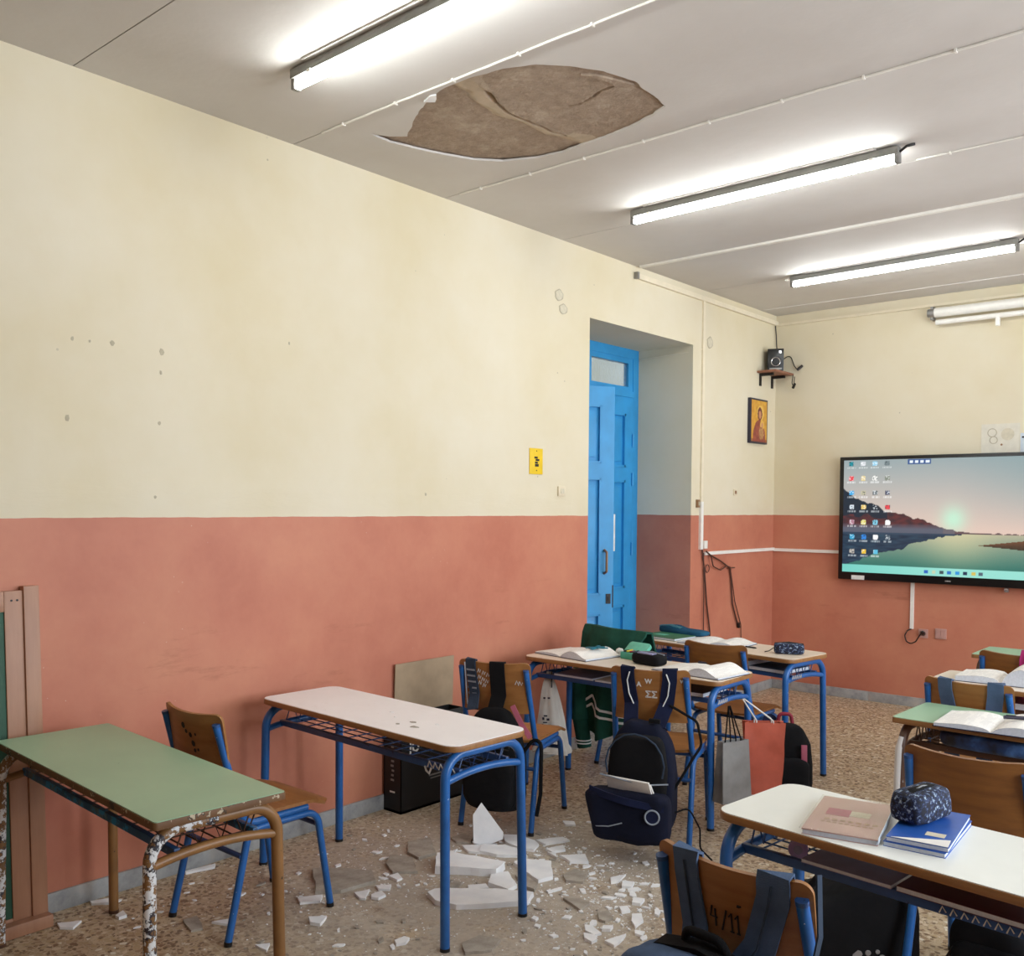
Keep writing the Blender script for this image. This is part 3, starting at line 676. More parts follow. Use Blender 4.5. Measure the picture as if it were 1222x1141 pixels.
t = thing('icon_painting', 'painted wooden icon with gold ground and robed figure, below the speaker shelf', 'icon', (0, 7.345, 2.275))
MB().b2((0, -.155, -.185), (.028, .155, .185)).build('panel_board', 'cover_dark', t, bevel=.003)
def iconcol(y, z):
    c = mixc(hx('d9a53a'), hx('c48a2c'), .5+noise.noise(Vector((y*30, z*30, 0))))
    if (y/.115)**2 + ((z+.16)/.17)**2 < 1: c = mixc(hx('7c2f2c'), hx('a3503a'), .5+noise.noise(Vector((y*40, z*25, 3))))
    if (y-.02)**2+(z-.07)**2 < .062**2: c = hx('e0b75a')
    if ((y-.01)/.042)**2+((z-.06)/.055)**2 < 1: c = hx('6a2628')
    if ((y-.012)/.024)**2+((z-.055)/.032)**2 < 1: c = hx('c48a64')
    if (y-.055)**2+(z+.03)**2 < .038**2: c = hx('dcae4c')
    if ((y-.055)/.018)**2+((z+.03)/.022)**2 < 1: c = hx('c88f68')
    if ((y-.04)/.045)**2+((z+.10)/.055)**2 < 1: c = mixc(hx('c9a86a'), hx('8f4a34'), .5+noise.noise(Vector((y*70, z*50, 3))))
    if z < -.15: c = mixc(c, hx('8a3a2c'), .6)
    return c
m = MB(); nu, nv = 44, 54
m.add([(.0287, -.14+.28*i/nu, -.17+.34*j/nv) for i in range(nu+1) for j in range(nv+1)], [(i*(nv+1)+j, (i+1)*(nv+1)+j, (i+1)*(nv+1)+j+1, i*(nv+1)+j+1) for i in range(nu) for j in range(nv)])
so = m.build('painting', 'painted_icon', t); ca = so.data.color_attributes.new('Col', 'FLOAT_COLOR', 'POINT')
cols = []
for v in so.data.vertices: cols += list(lin(iconcol(v.co.y, v.co.z)))
ca.data.foreach_set('color', cols)

t = thing('yellow_sign', 'small yellow plate with a dark mark on the cream wall beside the door', 'sign', (0, 4.45, 1.826))
MB().b2((0, -.062, -.078), (.006, .062, .078)).build('plate', 'sign_yellow', t, bevel=.002)
for dy, dz, a, b in ((-.004, .022, .03, .012), (.010, .008, .034, .012), (0, -.008, .026, .012), (.004, -.024, .034, .016)): MB().box((.0065, dy, dz), (.0016, a, b)).build('mark', 'ink', t)
for dz in (.062, -.055): MB().lathe([(.0005, 0), (.004, 0), (.004, .0012), (.0005, .0012)], 8, frame((.006, .002, dz), (0, 1, 0), (0, 0, 1))).build('screw', 'dark_metal', t)
def wallbox(name, label, cat, y, z, w_, h_, d_, mat, rock=None):
    t = thing(name, label, cat, (0, y, z)); MB().b2((0, -w_/2, -h_/2), (d_, w_/2, h_/2)).build('plate', mat, t, bevel=.002)
    if rock: MB().b2((d_, -w_/4, -h_/4), (d_+.004, w_/4, h_/4)).build('rocker', rock, t, bevel=.001)
wallbox('light_switch', 'cream light switch on the wall between the yellow sign and the door', 'switch', 4.70, 1.65, .07, .06, .012, 'cream_plastic', 'bare_patch')
wallbox('door_bell_switch', 'brownish small switch beside the blue door, next to the white cable duct', 'switch', 6.385, 1.585, .035, .06, .018, 'handle_brown', 'patch_rim')
wallbox('small_outlet', 'tiny cream outlet with dark edge on the wall under the icon', 'outlet', 6.985, 1.68, .05, .05, .010, 'cream_plastic', 'handle_brown')
wallbox('junction_box', 'small white junction box at the foot of the cable duct', 'junction box', 6.50, 1.27, .05, .06, .02, 'white_plastic')
for (y, z, a, b, lab) in ((4.665, 2.858, .042, .036, 'oval bare plaster patch high on the wall, upper of two left of the door'), (4.708, 2.779, .042, .032, 'oval bare plaster patch high on the wall, lower of two left of the door'), (6.55, 2.82, .045, .045, 'round bare plaster patch on the wall beside the upright cable duct')):
    t = thing('bare_patch', lab, 'wall patch', (0, y, z), group='bare patches on the wall')
    M1 = frame((0, 0, 0), (0, 1, 0), (0, 0, 1))
    pts = [(a*math.cos(k*.393)*(1+.1*math.sin(k*2.1)), b*math.sin(k*.393)*(1+.1*math.cos(k*1.7))) for k in range(16)]
    MB().prism(pts, 0, .002, M1).build('rim', 'patch_rim', t); MB().prism([(p*.82, q*.82) for p, q in pts], .0015, .003, M1).build('filler', 'bare_patch', t)
for k, (y, z, s_) in enumerate([(1.664, 2.178, .006), (1.731, 2.178, .004), (1.821, 2.183, .008), (2.03, 2.174, .010), (2.025, 2.088, .006), (2.658, 2.292, .005), (1.642, 1.875, .009), (2.017, 1.883, .006), (1.997, 1.581, .005), (3.531, 1.614, .006)]):
    o = MB().prism([(s_*math.cos(i*1.05)*(1+.3*math.sin(i*2+k)), 1.5*s_*math.sin(i*1.05)*(1+.2*math.cos(i+k))) for i in range(6)], 0, .0015, frame((0, y, z), (0, 1, 0), (0, 0, 1))).build('wall_nick', 'patch_rim')
    tag(o, 'small dark nick in the cream paint of the long wall', 'nick', 'nicks in the cream paint')

# loose cables below the duct
t = thing('hanging_cables', 'dark brown cables hanging below the white duct beside the door', 'cable', (.01, 6.5, 1.2))
def wcab(name, L, r=.006, x=.004):
    MB().tube(fillet([(x, a-6.5, b-1.2) for a, b in L], [0]+[.03]*(len(L)-2)+[0], 4), r, 6).build(name, 'cable_brown', t, smooth=True)
wcab('long_cable', [(6.45, 1.24), (6.49, 1.07), (6.53, .82), (6.585, .60), (6.60, .35)])
wcab('straight_cable', [(6.475, 1.21), (6.485, .9), (6.49, .3)], .004)
wcab('upper_swag', [(6.50, 1.22), (6.56, 1.19), (6.72, 1.14), (6.87, 1.08), (6.90, 1.06)], .006, .012)
wcab('lower_swag', [(6.56, 1.19), (6.60, 1.10), (6.72, 1.065), (6.82, 1.095), (6.88, 1.08)], .005, .018)
wcab('plug_cable', [(6.90, 1.07), (6.92, .98), (6.95, .78), (7.02, .65), (7.05, .61)], .006)
wcab('tail_cable', [(6.91, 1.06), (6.99, .80), (7.10, .60), (7.12, .3)], .004)
MB().tube([(.006, 7.05-6.5, .62-1.2), (.006, 7.06-6.5, .58-1.2)], .014, 8).build('plug', 'black_plastic', t, smooth=True)
MB().tube([(.006, .03+.03*math.cos(k*.5), -.115+.03*math.sin(k*.5)) for k in range(13)], .0035, 6, closed=True).build('cable_loop', 'cable_brown', t, smooth=True)
MB().b2((0, 6.86-6.5, 1.07-1.2), (.012, 6.97-6.5, 1.078-1.2)).build('cable_hook', 'cable_brown', t)

# leaning blackboard
t = thing('blackboard', 'old green blackboard with worn wooden frame leaning against the salmon wall', 'blackboard', (.088, 1.515, 0))
tilt = math.atan2(.055, 1.24)
def lean(p): x, y, z = p; return Vector((-z*math.sin(tilt)+x*math.cos(tilt), y, z*math.cos(tilt)+x*math.sin(tilt)))
def lb(lo, hi, name, mat, par=t, bev=.003):
    q = MB().b2(lo, hi); q.v = [tuple(lean(p)) for p in q.v]; return q.build(name, mat, par, bevel=bev)
lb((-.028, -.055, .012), (.008, 0, 1.25), 'outer_stile', 'frame_wood')
lb((-.022, -.12, .03), (0, -.055, 1.235), 'inner_stile', 'frame_wood')
lb((-.022, -1.45, 1.16), (0, -.12, 1.235), 'top_rail', 'frame_wood')
lb((-.022, -1.45, .012), (.0, -.12, .055), 'bottom_rail', 'frame_wood')
lb((0, -1.45, .0), (.05, .0, .045), 'chalk_ledge', 'frame_wood')
lb((-.018, -1.45, .05), (-.006, -.11, 1.165), 'writing_surface', 'chalkboard_green')
for y in (-.075, -.095): q = MB().lathe([(.0008, 0), (.004, 0), (.004, .002), (.0008, .002)], 8, frame(lean((.0, y, 1.20)), (0, 1, 0), (0, 0, 1))).build('screw', 'dark_metal', t)

# ================================================================== DESKS
DW, DD, DH = 1.22, .40, .72
def desk(loc, rz, label, top='laminate_white', edge='board_edge', tube='blue_tube', rail='blue_rail', cr=.055, near=None):
    t = thing('school_desk', label, 'desk', (loc[0], loc[1], 0), R(rz), 'school desks')
    o = MB().prism(rrect(DW, DD, cr), DH-.024, DH-.002).build('tabletop', edge, t, bevel=.004)
    MB().prism(rrect(DW-.006, DD-.006, max(.004, cr-.003)), DH-.004, DH).build('laminate', top, o)
    r = .0175; xl = .565; yl = .192; zt = DH-.024-r
    for s in (-1, 1):
        for q in (-1, 1):
            mat = tube if near is None or (s, q) not in near else near[(s, q)]
            p = fillet([(s*xl, 0, zt), (s*xl, q*yl, zt), (s*(xl+.012), q*(yl+.008), .006)], [0, .085, 0], 9)
            lg = MB().tube(p, r, 12).build('leg', mat, t, smooth=True)
            MB().tube([(s*(xl+.012), q*(yl+.008), 0), (s*(xl+.0118), q*(yl+.0079), .012)], r+.0012, 12).build('foot_cap', 'black_plastic' if tube == 'blue_tube' else 'dark_brown_tube', lg, smooth=True)
        p = [(s*(xl+.001), y, .588+.02*(1-(y/yl)**2)) for y in [yl*(k/8-1) for k in range(17)]]
        MB().tube(p, .0135, 10).build('end_rail', tube if near is None else near.get('end', tube), t, smooth=True)
    for y in (-.115, .125):
        MB().b2((-xl, y-.009, .595), (xl, y+.009, .62)).build('side_rail', rail, t, bevel=.003)
    m = MB()
    for k in range(6): y = -.115+.24*k/5; m.tube([(-xl+.01, y, .600), (xl-.01, y, .600)], .0028, 5)
    for k in range(12): x = -xl+.04+(2*xl-.08)*k/11; m.tube([(x, -.115, .604), (x, .125, .604), (x, .15, .66), (x, .15, .694)], .0028, 5)
    for s in (-1, 1):
        zz = [(s*(xl-.02), -.11+.034*k, .605 if k % 2 == 0 else .69) for k in range(8)]
        m.tube(zz, .003, 5)
    m.build('wire_basket', rail if tube == 'blue_tube' else 'dark_brown_tube', t, smooth=True)
    return t
dA = desk((.745, 1.487), -3.3, 'green topped desk with brown chipped legs beside the leaning blackboard', 'laminate_green', 'worn_edge', 'brown_tube', 'flaking_rail', .012,
          {(1, -1): 'chipped_tube', (-1, -1): 'chipped_tube', 'end': 'brown_tube'})
dB = desk((.776, 2.555), -2.6, 'bare white desk on blue legs dusted with plaster, standing by the fallen pieces')
dC = desk((.845, 4.255), 0.5, 'pale desk with two open books and a mint pencil box', 'laminate_beige')
dD = desk((.85, 5.225), -8, 'pale desk nearest the open blue door, with a teal case on it', 'laminate_beige')
dE = desk((3.0, 2.465), -6, 'clean white desk with a pink book and blue notebooks on it', 'laminate_clean')
dF = desk((2.945, 4.045), -2, 'green topped desk with brown legs and an open notebook', 'laminate_green', 'board_edge', 'dark_brown_tube', 'dark_brown_tube', .02, {})
dG = desk((2.775, 5.0), -1, 'beige desk with a thick open book curling up', 'laminate_beige', 'board_edge', 'dark_brown_tube', 'dark_brown_tube', .02)
dH = desk((2.70, 6.08), 0, 'green topped desk closest to the end wall under the screen', 'laminate_green', 'board_edge', 'dark_brown_tube', 'dark_brown_tube', .02)
MB().tube([(-.568, -.194, .645), (-.573, -.2005, .60), (-.576, -.202, .50), (-.577, -.203, .36)], [.010, .0155, .0158, .0150], 12).build('white_paint_patch', 'print_white', dF, smooth=True)
def on(desk_, x, y, z=DH):
    """desk-local point in world"""
    a = desk_.rotation_euler.z; L = desk_.location
    return (L.x+x*math.cos(a)-y*math.sin(a), L.y+x*math.sin(a)+y*math.cos(a), z)

# correction-fluid scribbles on desk B and E
def scribble(t, pts, name='white_scribble', r=.0028, mat='print_white'):
    MB().tube(pts, r, 5).build(name, mat, t, smooth=True)
for k in range(5): scribble(dB, [(.40+.03*k, -.126, .600), (.41+.03*k, -.127, .622), (.425+.03*k, -.126, .604)])
scribble(dB, [(.385, -.126, .60), (.395, -.128, .585), (.41, -.128, .577), (.42, -.126, .60)], r=.004)
for k in range(9): scribble(dE, [(-.02+.025*k, -.1255, .599), (-.013+.025*k, -.1262, .616), (-.004+.025*k, -.1255, .603)], r=.0018)
MB().b2((.325, -.127, .593), (.335, -.104, .622)).build('white_mark', 'print_white', dE)
for d_ in (dC, dD):
    for k in range(5): scribble(d_, [(.582, -.150+.020*k, .602), (.5835, -.142+.02*k, .622), (.582, -.136+.02*k, .603)], r=.0022)

# ================================================================== CHAIRS
def backboard(u, v, w=.368, z0=.575, z1=.812, yb=-.205):
    x = (u-.5)*w; z = z0+(z1-z0)*v
    e = abs(u-.5)*2
    q = max(0, (e-.84)/.16); k = .03*(1-math.sqrt(max(0, 1-q*q))); z += -k*max(0, (v-.5)*2) if v > .5 else k*max(0, (.5-v)*2)
    z += .012*(e**2)*(1 if v > .5 else 0)*v
    y = yb-(z-.575)*.16-.034*(1-e*e)
    return (x, y, z)
def chair(loc, rz, label, ply='ply', marks=None):
    t = thing('school_chair', label, 'chair', (loc[0], loc[1], 0), R(rz), 'school chairs')
    r = .0135; xw = .185
    for s in (-1, 1):
        p = fillet([(s*xw, -.226, .006), (s*xw*.97, -.135, .388), (s*xw*.97, .165, .388), (s*xw, .226, .006)], [0, .06, .06, 0], 7)
        f = MB().tube(p, r, 10).build('leg_frame', 'blue_tube', t, smooth=True)
        for y in (-.226, .226): MB().tube([(s*xw, y, 0), (s*xw, y*.99, .016)], r+.0014, 10).build('foot_cap', 'black_plastic', f, smooth=True)
        p = fillet([(s*xw, -.268, .785), (s*xw, -.163, .43), (s*xw, -.15, .412), (s*xw*.96, .12, .412)], [0, .0, .0, 0], 6)
        p = fillet([(s*.168, -.258, .782), (s*(xw-.004), -.160, .413), (s*xw*.96, .12, .413)], [0, .07, 0], 8)
        b = MB().tube(p, r, 10).build('back_post', 'blue_tube', t, smooth=True)
        MB().tube([(s*.168, -.2575, .778), (s*.168, -.2595, .788)], r+.0006, 10).build('post_cap', 'blue_rail', b, smooth=True)
    MB().tube([(-xw*.97, -.165, .30), (xw*.97, -.165, .30)], .010, 8).build('rear_crossbar', 'blue_rail', t, smooth=True)
    MB().tube([(-xw*.97, .180, .33), (xw*.97, .180, .33)], .010, 8).build('front_crossbar', 'blue_rail', t, smooth=True)
    def seat(u, v):
        x = (u-.5)*(.37+.03*v); y = -.165+.385*v
        cx, cy = abs(u-.5)*2, abs(v-.5)*2
        y -= math.copysign(.03*max(0, (cx-.8)/.2)**2, v-.5)*(1 if cy > .5 else 0)
        return (x, y, .436-.012*(1-(2*u-1)**2)*(1-v)-.02*max(0, v-.85)/.15)
    MB().sheet(seat, 16, 14, .012).build('seat', ply, t, smooth=True)
    bk = MB().sheet(lambda u, v: backboard(.5+.5*math.sin((u-.5)*math.pi), v), 44, 8, .011).build('backrest', ply, t, smooth=True)
    return t, bk
def cw(c, x, y, z):
    t = c[0]; a = t.rotation_euler.z; L = t.location
    return Vector((L.x+x*math.cos(a)-y*math.sin(a), L.y+x*math.sin(a)+y*math.cos(a), z))
cB = chair((.563, 2.075), 0, 'plywood chair with dark marks on its backrest, drawn up between green and white desks')
cC1 = chair((.585, 3.585), 17, 'plywood chair carrying the black backpack, beside the black carton')
cC2 = chair((1.233, 3.92), 18, 'plywood chair with the navy backpack hanging on its back')
cD1 = chair((1.12, 4.87), 2, 'brown plywood chair at the desk nearest the blue door', 'ply_dark')
cD2 = chair((.535, 4.86), -10, 'chair with the dark green jacket over its back')
cE = chair((2.737, 2.03), -5, 'plywood chair with steel blue rucksack straps and 4/11 written on it')
cF = chair((2.848, 3.285), -3, 'clean brown plywood chair behind the pencil case, at the green desk', 'ply_dark')
cG = chair((2.515, 4.585), -6, 'plywood chair with grey blue straps looped over its back')
cH = chair((2.47, 5.60), -4, 'far plywood chair with a magenta cloth on its back', 'ply_dark')
def board_pt(x, z, off=-.012):
    """point just behind a backrest board in chair coordinates"""
    u = x/.368+.5; v = (z-.575)/.237; p = backboard(u, v); return Vector((p[0], p[1]+off, p[2]))
def bmark(c, pts, name, mat, r=.0022):
    MB().tube([board_pt(x, z, -.0066) for x, z in pts], r, 5).build(name, mat, c[1], smooth=True)
# dark flaked marks on chair B, seen on the front of its board too
for x, z, a in ((-.02, .76, .012), (-.005, .74, .008), (.02, .73, .010), (.03, .70, .012), (.035, .675, .008), (.05, .735, .006), (.055, .68, .006)):
    for side in (-.0062, .0062):
        p = board_pt(x, z, side); MB().lathe([(.0005, 0), (a, 0), (a*.8, .0012), (.0005, .0012)], 9, frame(p, (1, 0, 0), (0, -.16, 1) if side < 0 else (0, .16, -1))).build('flaked_mark', 'ink', cB[1])
# 4 / 11 in ink on chair E
D_ = .018; k_ = .84
def ink(pts, name='ink_digit', r=.0022): bmark(cE, [(x*k_+D_, z) for x, z in pts], name, 'ink', r)
ink([(-.060, .718), (-.066, .695), (-.046, .695)]); ink([(-.051, .714), (-.051, .676)])
ink([(-.018, .718), (-.033, .672)], 'ink_stroke')
for x in (-.004, .014): ink([(x-.008, .706), (x, .716), (x, .676)]); ink([(x-.005, .675), (x+.005, .675)])
ink([(.019, .735), (.0192, .738)], 'ink_dot', .005)
# correction-fluid writing on chair C2 and C1
for s_, x, z, sz in (('ΣΣ', .012, .70, .042), ('W', .0, .762, .03), ('v', .148, .765, .03), ('A', -.045, .745, .03)):
    text(s_, sz, 'white_writing', 'print_white', cC2[1], frame(board_pt(x, z, -.0072), (1, 0, 0), (0, -.16, 1)), bold=.0012)
for k, (x, z) in enumerate([(-.070, .768), (-.045, .760), (-.022, .752), (-.070, .738), (-.050, .728), (-.030, .72), (-.068, .71), (-.045, .70), (.12, .72), (.135, .715)]):
    bmark(cC1, [(x-.008, z-.006), (x, z+.012), (x+.006, z-.006), (x+.012, z+.008)], 'white_scrawl', 'print_white')
bmark(cC2, [(.10, .665), (.115, .70)], 'scratch', 'print_white', .0015)

# ================================================================== BAGS AND CLOTHES
def bag_on(c, name, label, cat, x=0, y=-.30, z=0, group=None):
    p = cw(c, x, y, z); return thing(name, label, cat, tuple(p), c[0].rotation_euler.z, group)
def loopstrap(t, x, off, zb, yb, w, mat, name, xb, th=.006):
    """strap hooked over the top edge of a chair back and down to the bag; x on the board, (xb, yb, zb) in bag coordinates"""
    o = Vector(off); B = lambda x_, z, k: board_pt(x_, z, k)-o
    xm = x+(xb+o.x-x)*.45
    def tan(x_): return (board_pt(x_+.01, .7, 0)-board_pt(x_-.01, .7, 0)).normalized()
    zt = max(board_pt(x+d, .812, 0).z for d in (-w/2, 0, w/2))
    tf = B(x, .806, .0095); tf.z = zt-o.z+.005; tb = B(x, .806, -.0095); tb.z = zt-o.z+.005
    pts = [B(x, .70, .0105), B(x, .77, .0105), B(x, .803, .0105), tf, tb, B(x, .803, -.0105), B(x*.96+xm*.04, .77, -.0115), B(xm, .66, -.0135), Vector((xb, yb, zb))]
    wd = [tan(x)]*7+[tan(xm), Vector((1, 0, 0))]
    return MB().ribbon(pts, wd, w, th).build(name, mat, t, smooth=True)

# navy backpack on chair C2 (bag-local origin under the bag)
t = bag_on(cC2, 'backpack', 'navy backpack with open front pocket full of papers, hung on a chair', 'backpack', 0, -.36, .10, 'school bags')
def arch(x, y, z, h=.50, k=.35):
    s = max(0, (z/h-.55)/.45); return (x*(1-k*s*s), y*(1-.35*s), z)
MB().soft(.30, .17, .50, .32, .45, lambda x, y, z: arch(x, y, z, .50, .45), 36, 26, .010, 10, 1).build('body', 'navy_cloth', t, smooth=True)
MB().soft(.26, .09, .30, .35, .5, lambda x, y, z: (x*(1-.25*max(0, z/.30-.5)), y-.085, z+.155), 30, 18, .006, 12, 2).build('upper_pocket', 'black_cloth', t, smooth=True)
MB().soft(.345, .13, .235, .38, .5, lambda x, y, z: (x-.012-.04*(z/.235)*(1 if x < 0 else 0), y-.105-.03*(z/.235), z-.012), 34, 18, .012, 12, 3).build('front_pocket', 'navy_cloth', t, smooth=True)
MB().sheet(lambda u, v: (-.19+.33*u, -.175-.035*math.sin(math.pi*u), .205-.05*u+.03*v+.0*u), 14, 4, .008).build('pocket_lip', 'navy_light', t, smooth=True)
for k, (rx, zz) in enumerate(((R(-62), .235), (R(-55), .245))):
    MB().box((-.02+.05*k, -.145+.01*k, zz-.02*k), (.21-.09*k, .10, .008), rz=R(-12), rx=rx).build('papers', 'page', t)
MB().tube([(.13*math.cos(a)*1.0, -.135, .335+.135*math.sin(a)) for a in [R(-20+22*k) for k in range(11)]], .004, 6).build('zip', 'steel_dark', t, smooth=True)
MB().tube([(-.15, -.155, .285), (-.05, -.17, .275), (.06, -.168, .262), (.15, -.14, .268)], .0035, 6).build('zip', 'reflective_grey', t, smooth=True)
MB().tube([(-.16, -.175, .06), (-.10, -.185, .068), (-.04, -.185, .09)], .003, 6).build('zip', 'reflective_grey', t, smooth=True)
ring(.030, .004, frame((.095, -.195, .135), (1, .2, 0), (0, 0, 1))).build('round_badge_ring', 'reflective_grey', t, smooth=True)
disc(.028, .006, frame((.095, -.190, .135), (1, .2, 0), (0, 0, 1))).build('round_badge', 'navy_light', t)
for s in (-1, 1):
    loopstrap(t, s*.098, (0, -.36, .10), .475, .02, .066, 'navy_light', 'shoulder_strap', s*.062)
    p = [board_pt(s*.085, .80, -.018), board_pt(s*.098, .76, -.019), board_pt(s*.09, .70, -.021), board_pt(s*.062, .64, -.024)]
    MB().tube([q-Vector((0, -.36, .10)) for q in p], .003, 6).build('piping', 'stripe_white', t, smooth=True)
MB().tube(fillet([(.14, -.0, .20), (.21, .03, .33), (.25, .07, .40), (.225, .085, .50), (.10, .092, .56)], [0, .05, .05, .04, 0], 4), .006, 6).build('loose_strap', 'black_cloth', t, smooth=True)
MB().tube(fillet([(.13, -.02, .10), (.20, .05, .12), (.245, .08, .02), (.25, .06, -.06), (.31, .03, -.095)], [0, .04, .04, .03, 0], 4), .004, 6).build('trailing_strap', 'black_cloth', t, smooth=True)
MB().box((.06, -.03, .51), (.05, .02, .02)).build('top_handle', 'black_cloth', t, bevel=.004)

# black backpack on chair C1
O1 = (.035, -.318, .135)
t = bag_on(cC1, 'backpack', 'black backpack hanging low on the chair beside the black carton', 'backpack', O1[0], O1[1], O1[2], 'school bags')
MB().soft(.30, .125, .48, .34, .5, lambda x, y, z: arch(x, y, z, .48, .5), 34, 24, .012, 9, 5).build('body', 'black_cloth', t, smooth=True)
MB().soft(.25, .07, .24, .4, .5, lambda x, y, z: (x, y-.055, z+.02), 28, 16, .01, 11, 6).build('front_pocket', 'black_cloth', t, smooth=True)
loopstrap(t, .03, O1, .46, .0, .075, 'black_cloth', 'shoulder_strap', .0)
o = loopstrap(t, -.112, O1, .46, .0, .056, 'steel_dark', 'shoulder_strap', -.115)
for k in range(6):
    p = board_pt(-.112+.001*k, .770-.028*k, -.0155)-Vector(O1); MB().box(p, (.05, .004, .008), rx=R(9), rz=math.atan2(board_pt(-.10, .7).y-board_pt(-.12, .7).y, .02)).build('stitch_band', 'reflective_grey', o)
MB().tube([board_pt(-.1455, z, -.0135)-Vector(O1) for z in (.80, .74, .66, .60)], .0035, 6).build('reflective_piping', 'paper_blue', t, smooth=True)
MB().ribbon([(.10, -.02, .50), (.15, -.03, .42), (.19, -.02, .36)], (.6, .2, .6), .024, .005).build('pink_strap', 'pink_strap', t, smooth=True)
MB().tube([(-.12, -.058, .30), (-.02, -.072, .31), (.10, -.064, .30)], .004, 6).build('zip', 'dark_metal', t, smooth=True)
MB().tube(fillet([(.14, .02, .28), (.23, .02, .40), (.235, .0, .10), (.22, -.01, .0)], [0, .03, .1, 0], 4), .009, 6).build('dangling_strap', 'black_cloth', t, smooth=True)

# steel blue rucksack on chair E
t = bag_on(cE, 'backpack', 'steel blue rucksack with wide straps on the chair marked 4/11', 'backpack', .0, -.385, .185, 'school bags')
MB().soft(.36, .23, .47, .34, .5, lambda x, y, z: arch(x, y, z, .47, .12), 36, 24, .010, 9, 8).build('body', 'steel_cloth', t, smooth=True)
MB().soft(.31, .11, .30, .4, .5, lambda x, y, z: (x, y-.12, z+.03), 28, 16, .01, 11, 9).build('front_pocket', 'steel_dark', t, smooth=True)
MB().ribbon([(-.17, .03, .40), (-.10, .035, .462), (0, .035, .482), (.10, .035, .465), (.17, .03, .40)], (0, 1, .1), .045, .012).build('black_trim', 'black_cloth', t, smooth=True)
MB().ribbon([(-.175, -.045, .39), (-.10, -.05, .452), (0, -.05, .473), (.10, -.05, .452), (.175, -.045, .39)], (0, 1, .1), .02, .012).build('zip_band', 'black_cloth', t, smooth=True)
MB().tube(fillet([(-.05, .05, .475), (-.04, .04, .505), (.04, .04, .505), (.05, .05, .475)], [0, .02, .02, 0], 4), .010, 8).build('top_handle', 'black_cloth', t, smooth=True)
OE = (0, -.385, .185)
for xt, xb in ((-.093, -.060), (.113, .032)):
    loopstrap(t, xt, OE, .40, .093, .068, 'steel_cloth', 'shoulder_strap', xb)
    MB().tube([board_pt(xt, .80, -.0175)-Vector(OE), board_pt(xt+(xb-xt)*.1, .76, -.0185)-Vector(OE), board_pt(xt+(xb-xt)*.45, .66, -.0215)-Vector(OE), (xb, .088, .402)], .0025, 5).build('strap_seam', 'steel_dark', t, smooth=True)
MB().ribbon([(.19, -.02, .40), (.215, .06, .44), (.215, .11, .55), (.20, .13, .66)], (0, 1, 0), .018, .004).build('side_strap', 'steel_dark', t, smooth=True)

# black backpack standing on the floor by the orange bag
t = thing('backpack', 'black backpack standing on the floor behind the orange carrier bag', 'backpack', (1.462, 4.80, 0), R(30), 'school bags')
MB().soft(.27, .19, .40, .34, .5, lambda x, y, z: arch(x, y, z, .40, .4), 34, 24, .010, 10, 11).build('body', 'black_cloth', t, smooth=True)
MB().soft(.23, .09, .22, .4, .5, lambda x, y, z: (x, y-.10, z+.02), 28, 16, .008, 11, 12).build('front_pocket', 'black_cloth', t, smooth=True)
MB().tube(fillet([(-.04, .05, .38), (-.03, .05, .44), (.03, .05, .44), (.04, .05, .38)], [0, .02, .02, 0], 4), .010, 8).build('top_handle', 'crimson', t, smooth=True)
MB().box((.085, -.10, .26), (.03, .01, .10), rx=R(-8)).build('side_badge', 'pink_strap', t, bevel=.003)
MB().ribbon(fillet([(-.05, .06, .37), (-.07, .075, .41), (-.09, .06, .405), (-.105, .04, .375)], [0, .012, .008, 0], 3), (0, .4, 1), .05, .008).build('shoulder_strap', 'navy_light', t, smooth=True)
MB().ribbon([(.10, .02, .03), (.17, .02, .012), (.25, -.01, .006)], (0, 1, 0), .03, .005).build('floor_strap', 'black_cloth', t, smooth=True)

# straps on chair G and the bag they carry
t = bag_on(cG, 'backpack', 'grey blue backpack hung on the chair behind the green desk', 'backpack', .065, -.335, .03, 'school bags')
MB().soft(.26, .14, .46, .34, .5, lambda x, y, z: arch(x, y, z, .46, .4), 30, 20, .008, 9, 14).build('body', 'steel_dark', t, smooth=True)
MB().soft(.24, .08, .22, .4, .5, lambda x, y, z: (x, y-.07, z+.02), 24, 14, .006, 11, 15).build('front_pocket', 'navy_cloth', t, smooth=True)
for xx in (-.085, .120): loopstrap(t, xx, (.065, -.335, .03), .44, .03, .062, 'steel_cloth', 'shoulder_strap', xx*.6-.05)

# black bags low down by chair F
t = thing('sports_bag', 'black holdall with a pale print on the floor beside the clean brown chair', 'bag', (2.42, 3.15, 0), R(35), 'school bags')
MB().soft(.50, .26, .30, .45, .5, lambda x, y, z: (x, y, z*(1+.12*math.sin(x*14))), 34, 20, .016, 8, 17).build('body', 'black_cloth', t, smooth=True)
MB().tube(fillet([(-.12, -.05, .28), (-.08, -.07, .345), (.08, -.07, .335), (.12, -.05, .27)], [0, .03, .03, 0], 4), .011, 8).build('handle', 'black_cloth', t, smooth=True)
for dx, dz, r_ in ((.02, .10, .018), (.055, .105, .010), (.085, .11, .008), (.10, .09, .012)):
    MB().lathe([(.0005, 0), (r_, 0), (r_*.8, .002), (.0005, .002)], 9, frame((dx, -.131, dz), (1, 0, 0), (0, 0, 1))).build('pale_print', 'print_dim', t)
t = bag_on(cF, 'backpack', 'black backpack lying under the clean brown chair behind the white desk', 'backpack', .035, .0, .0, 'school bags')
MB().soft(.27, .24, .265, .55, .5, None, 30, 20, .008, 9, 19).build('body', 'black_cloth', t, smooth=True)
MB().soft(.22, .09, .18, .5, .5, lambda x, y, z: (x, y-.10, z+.02), 26, 14, .008, 9, 20).build('front_pocket', 'black_cloth', t, smooth=True)
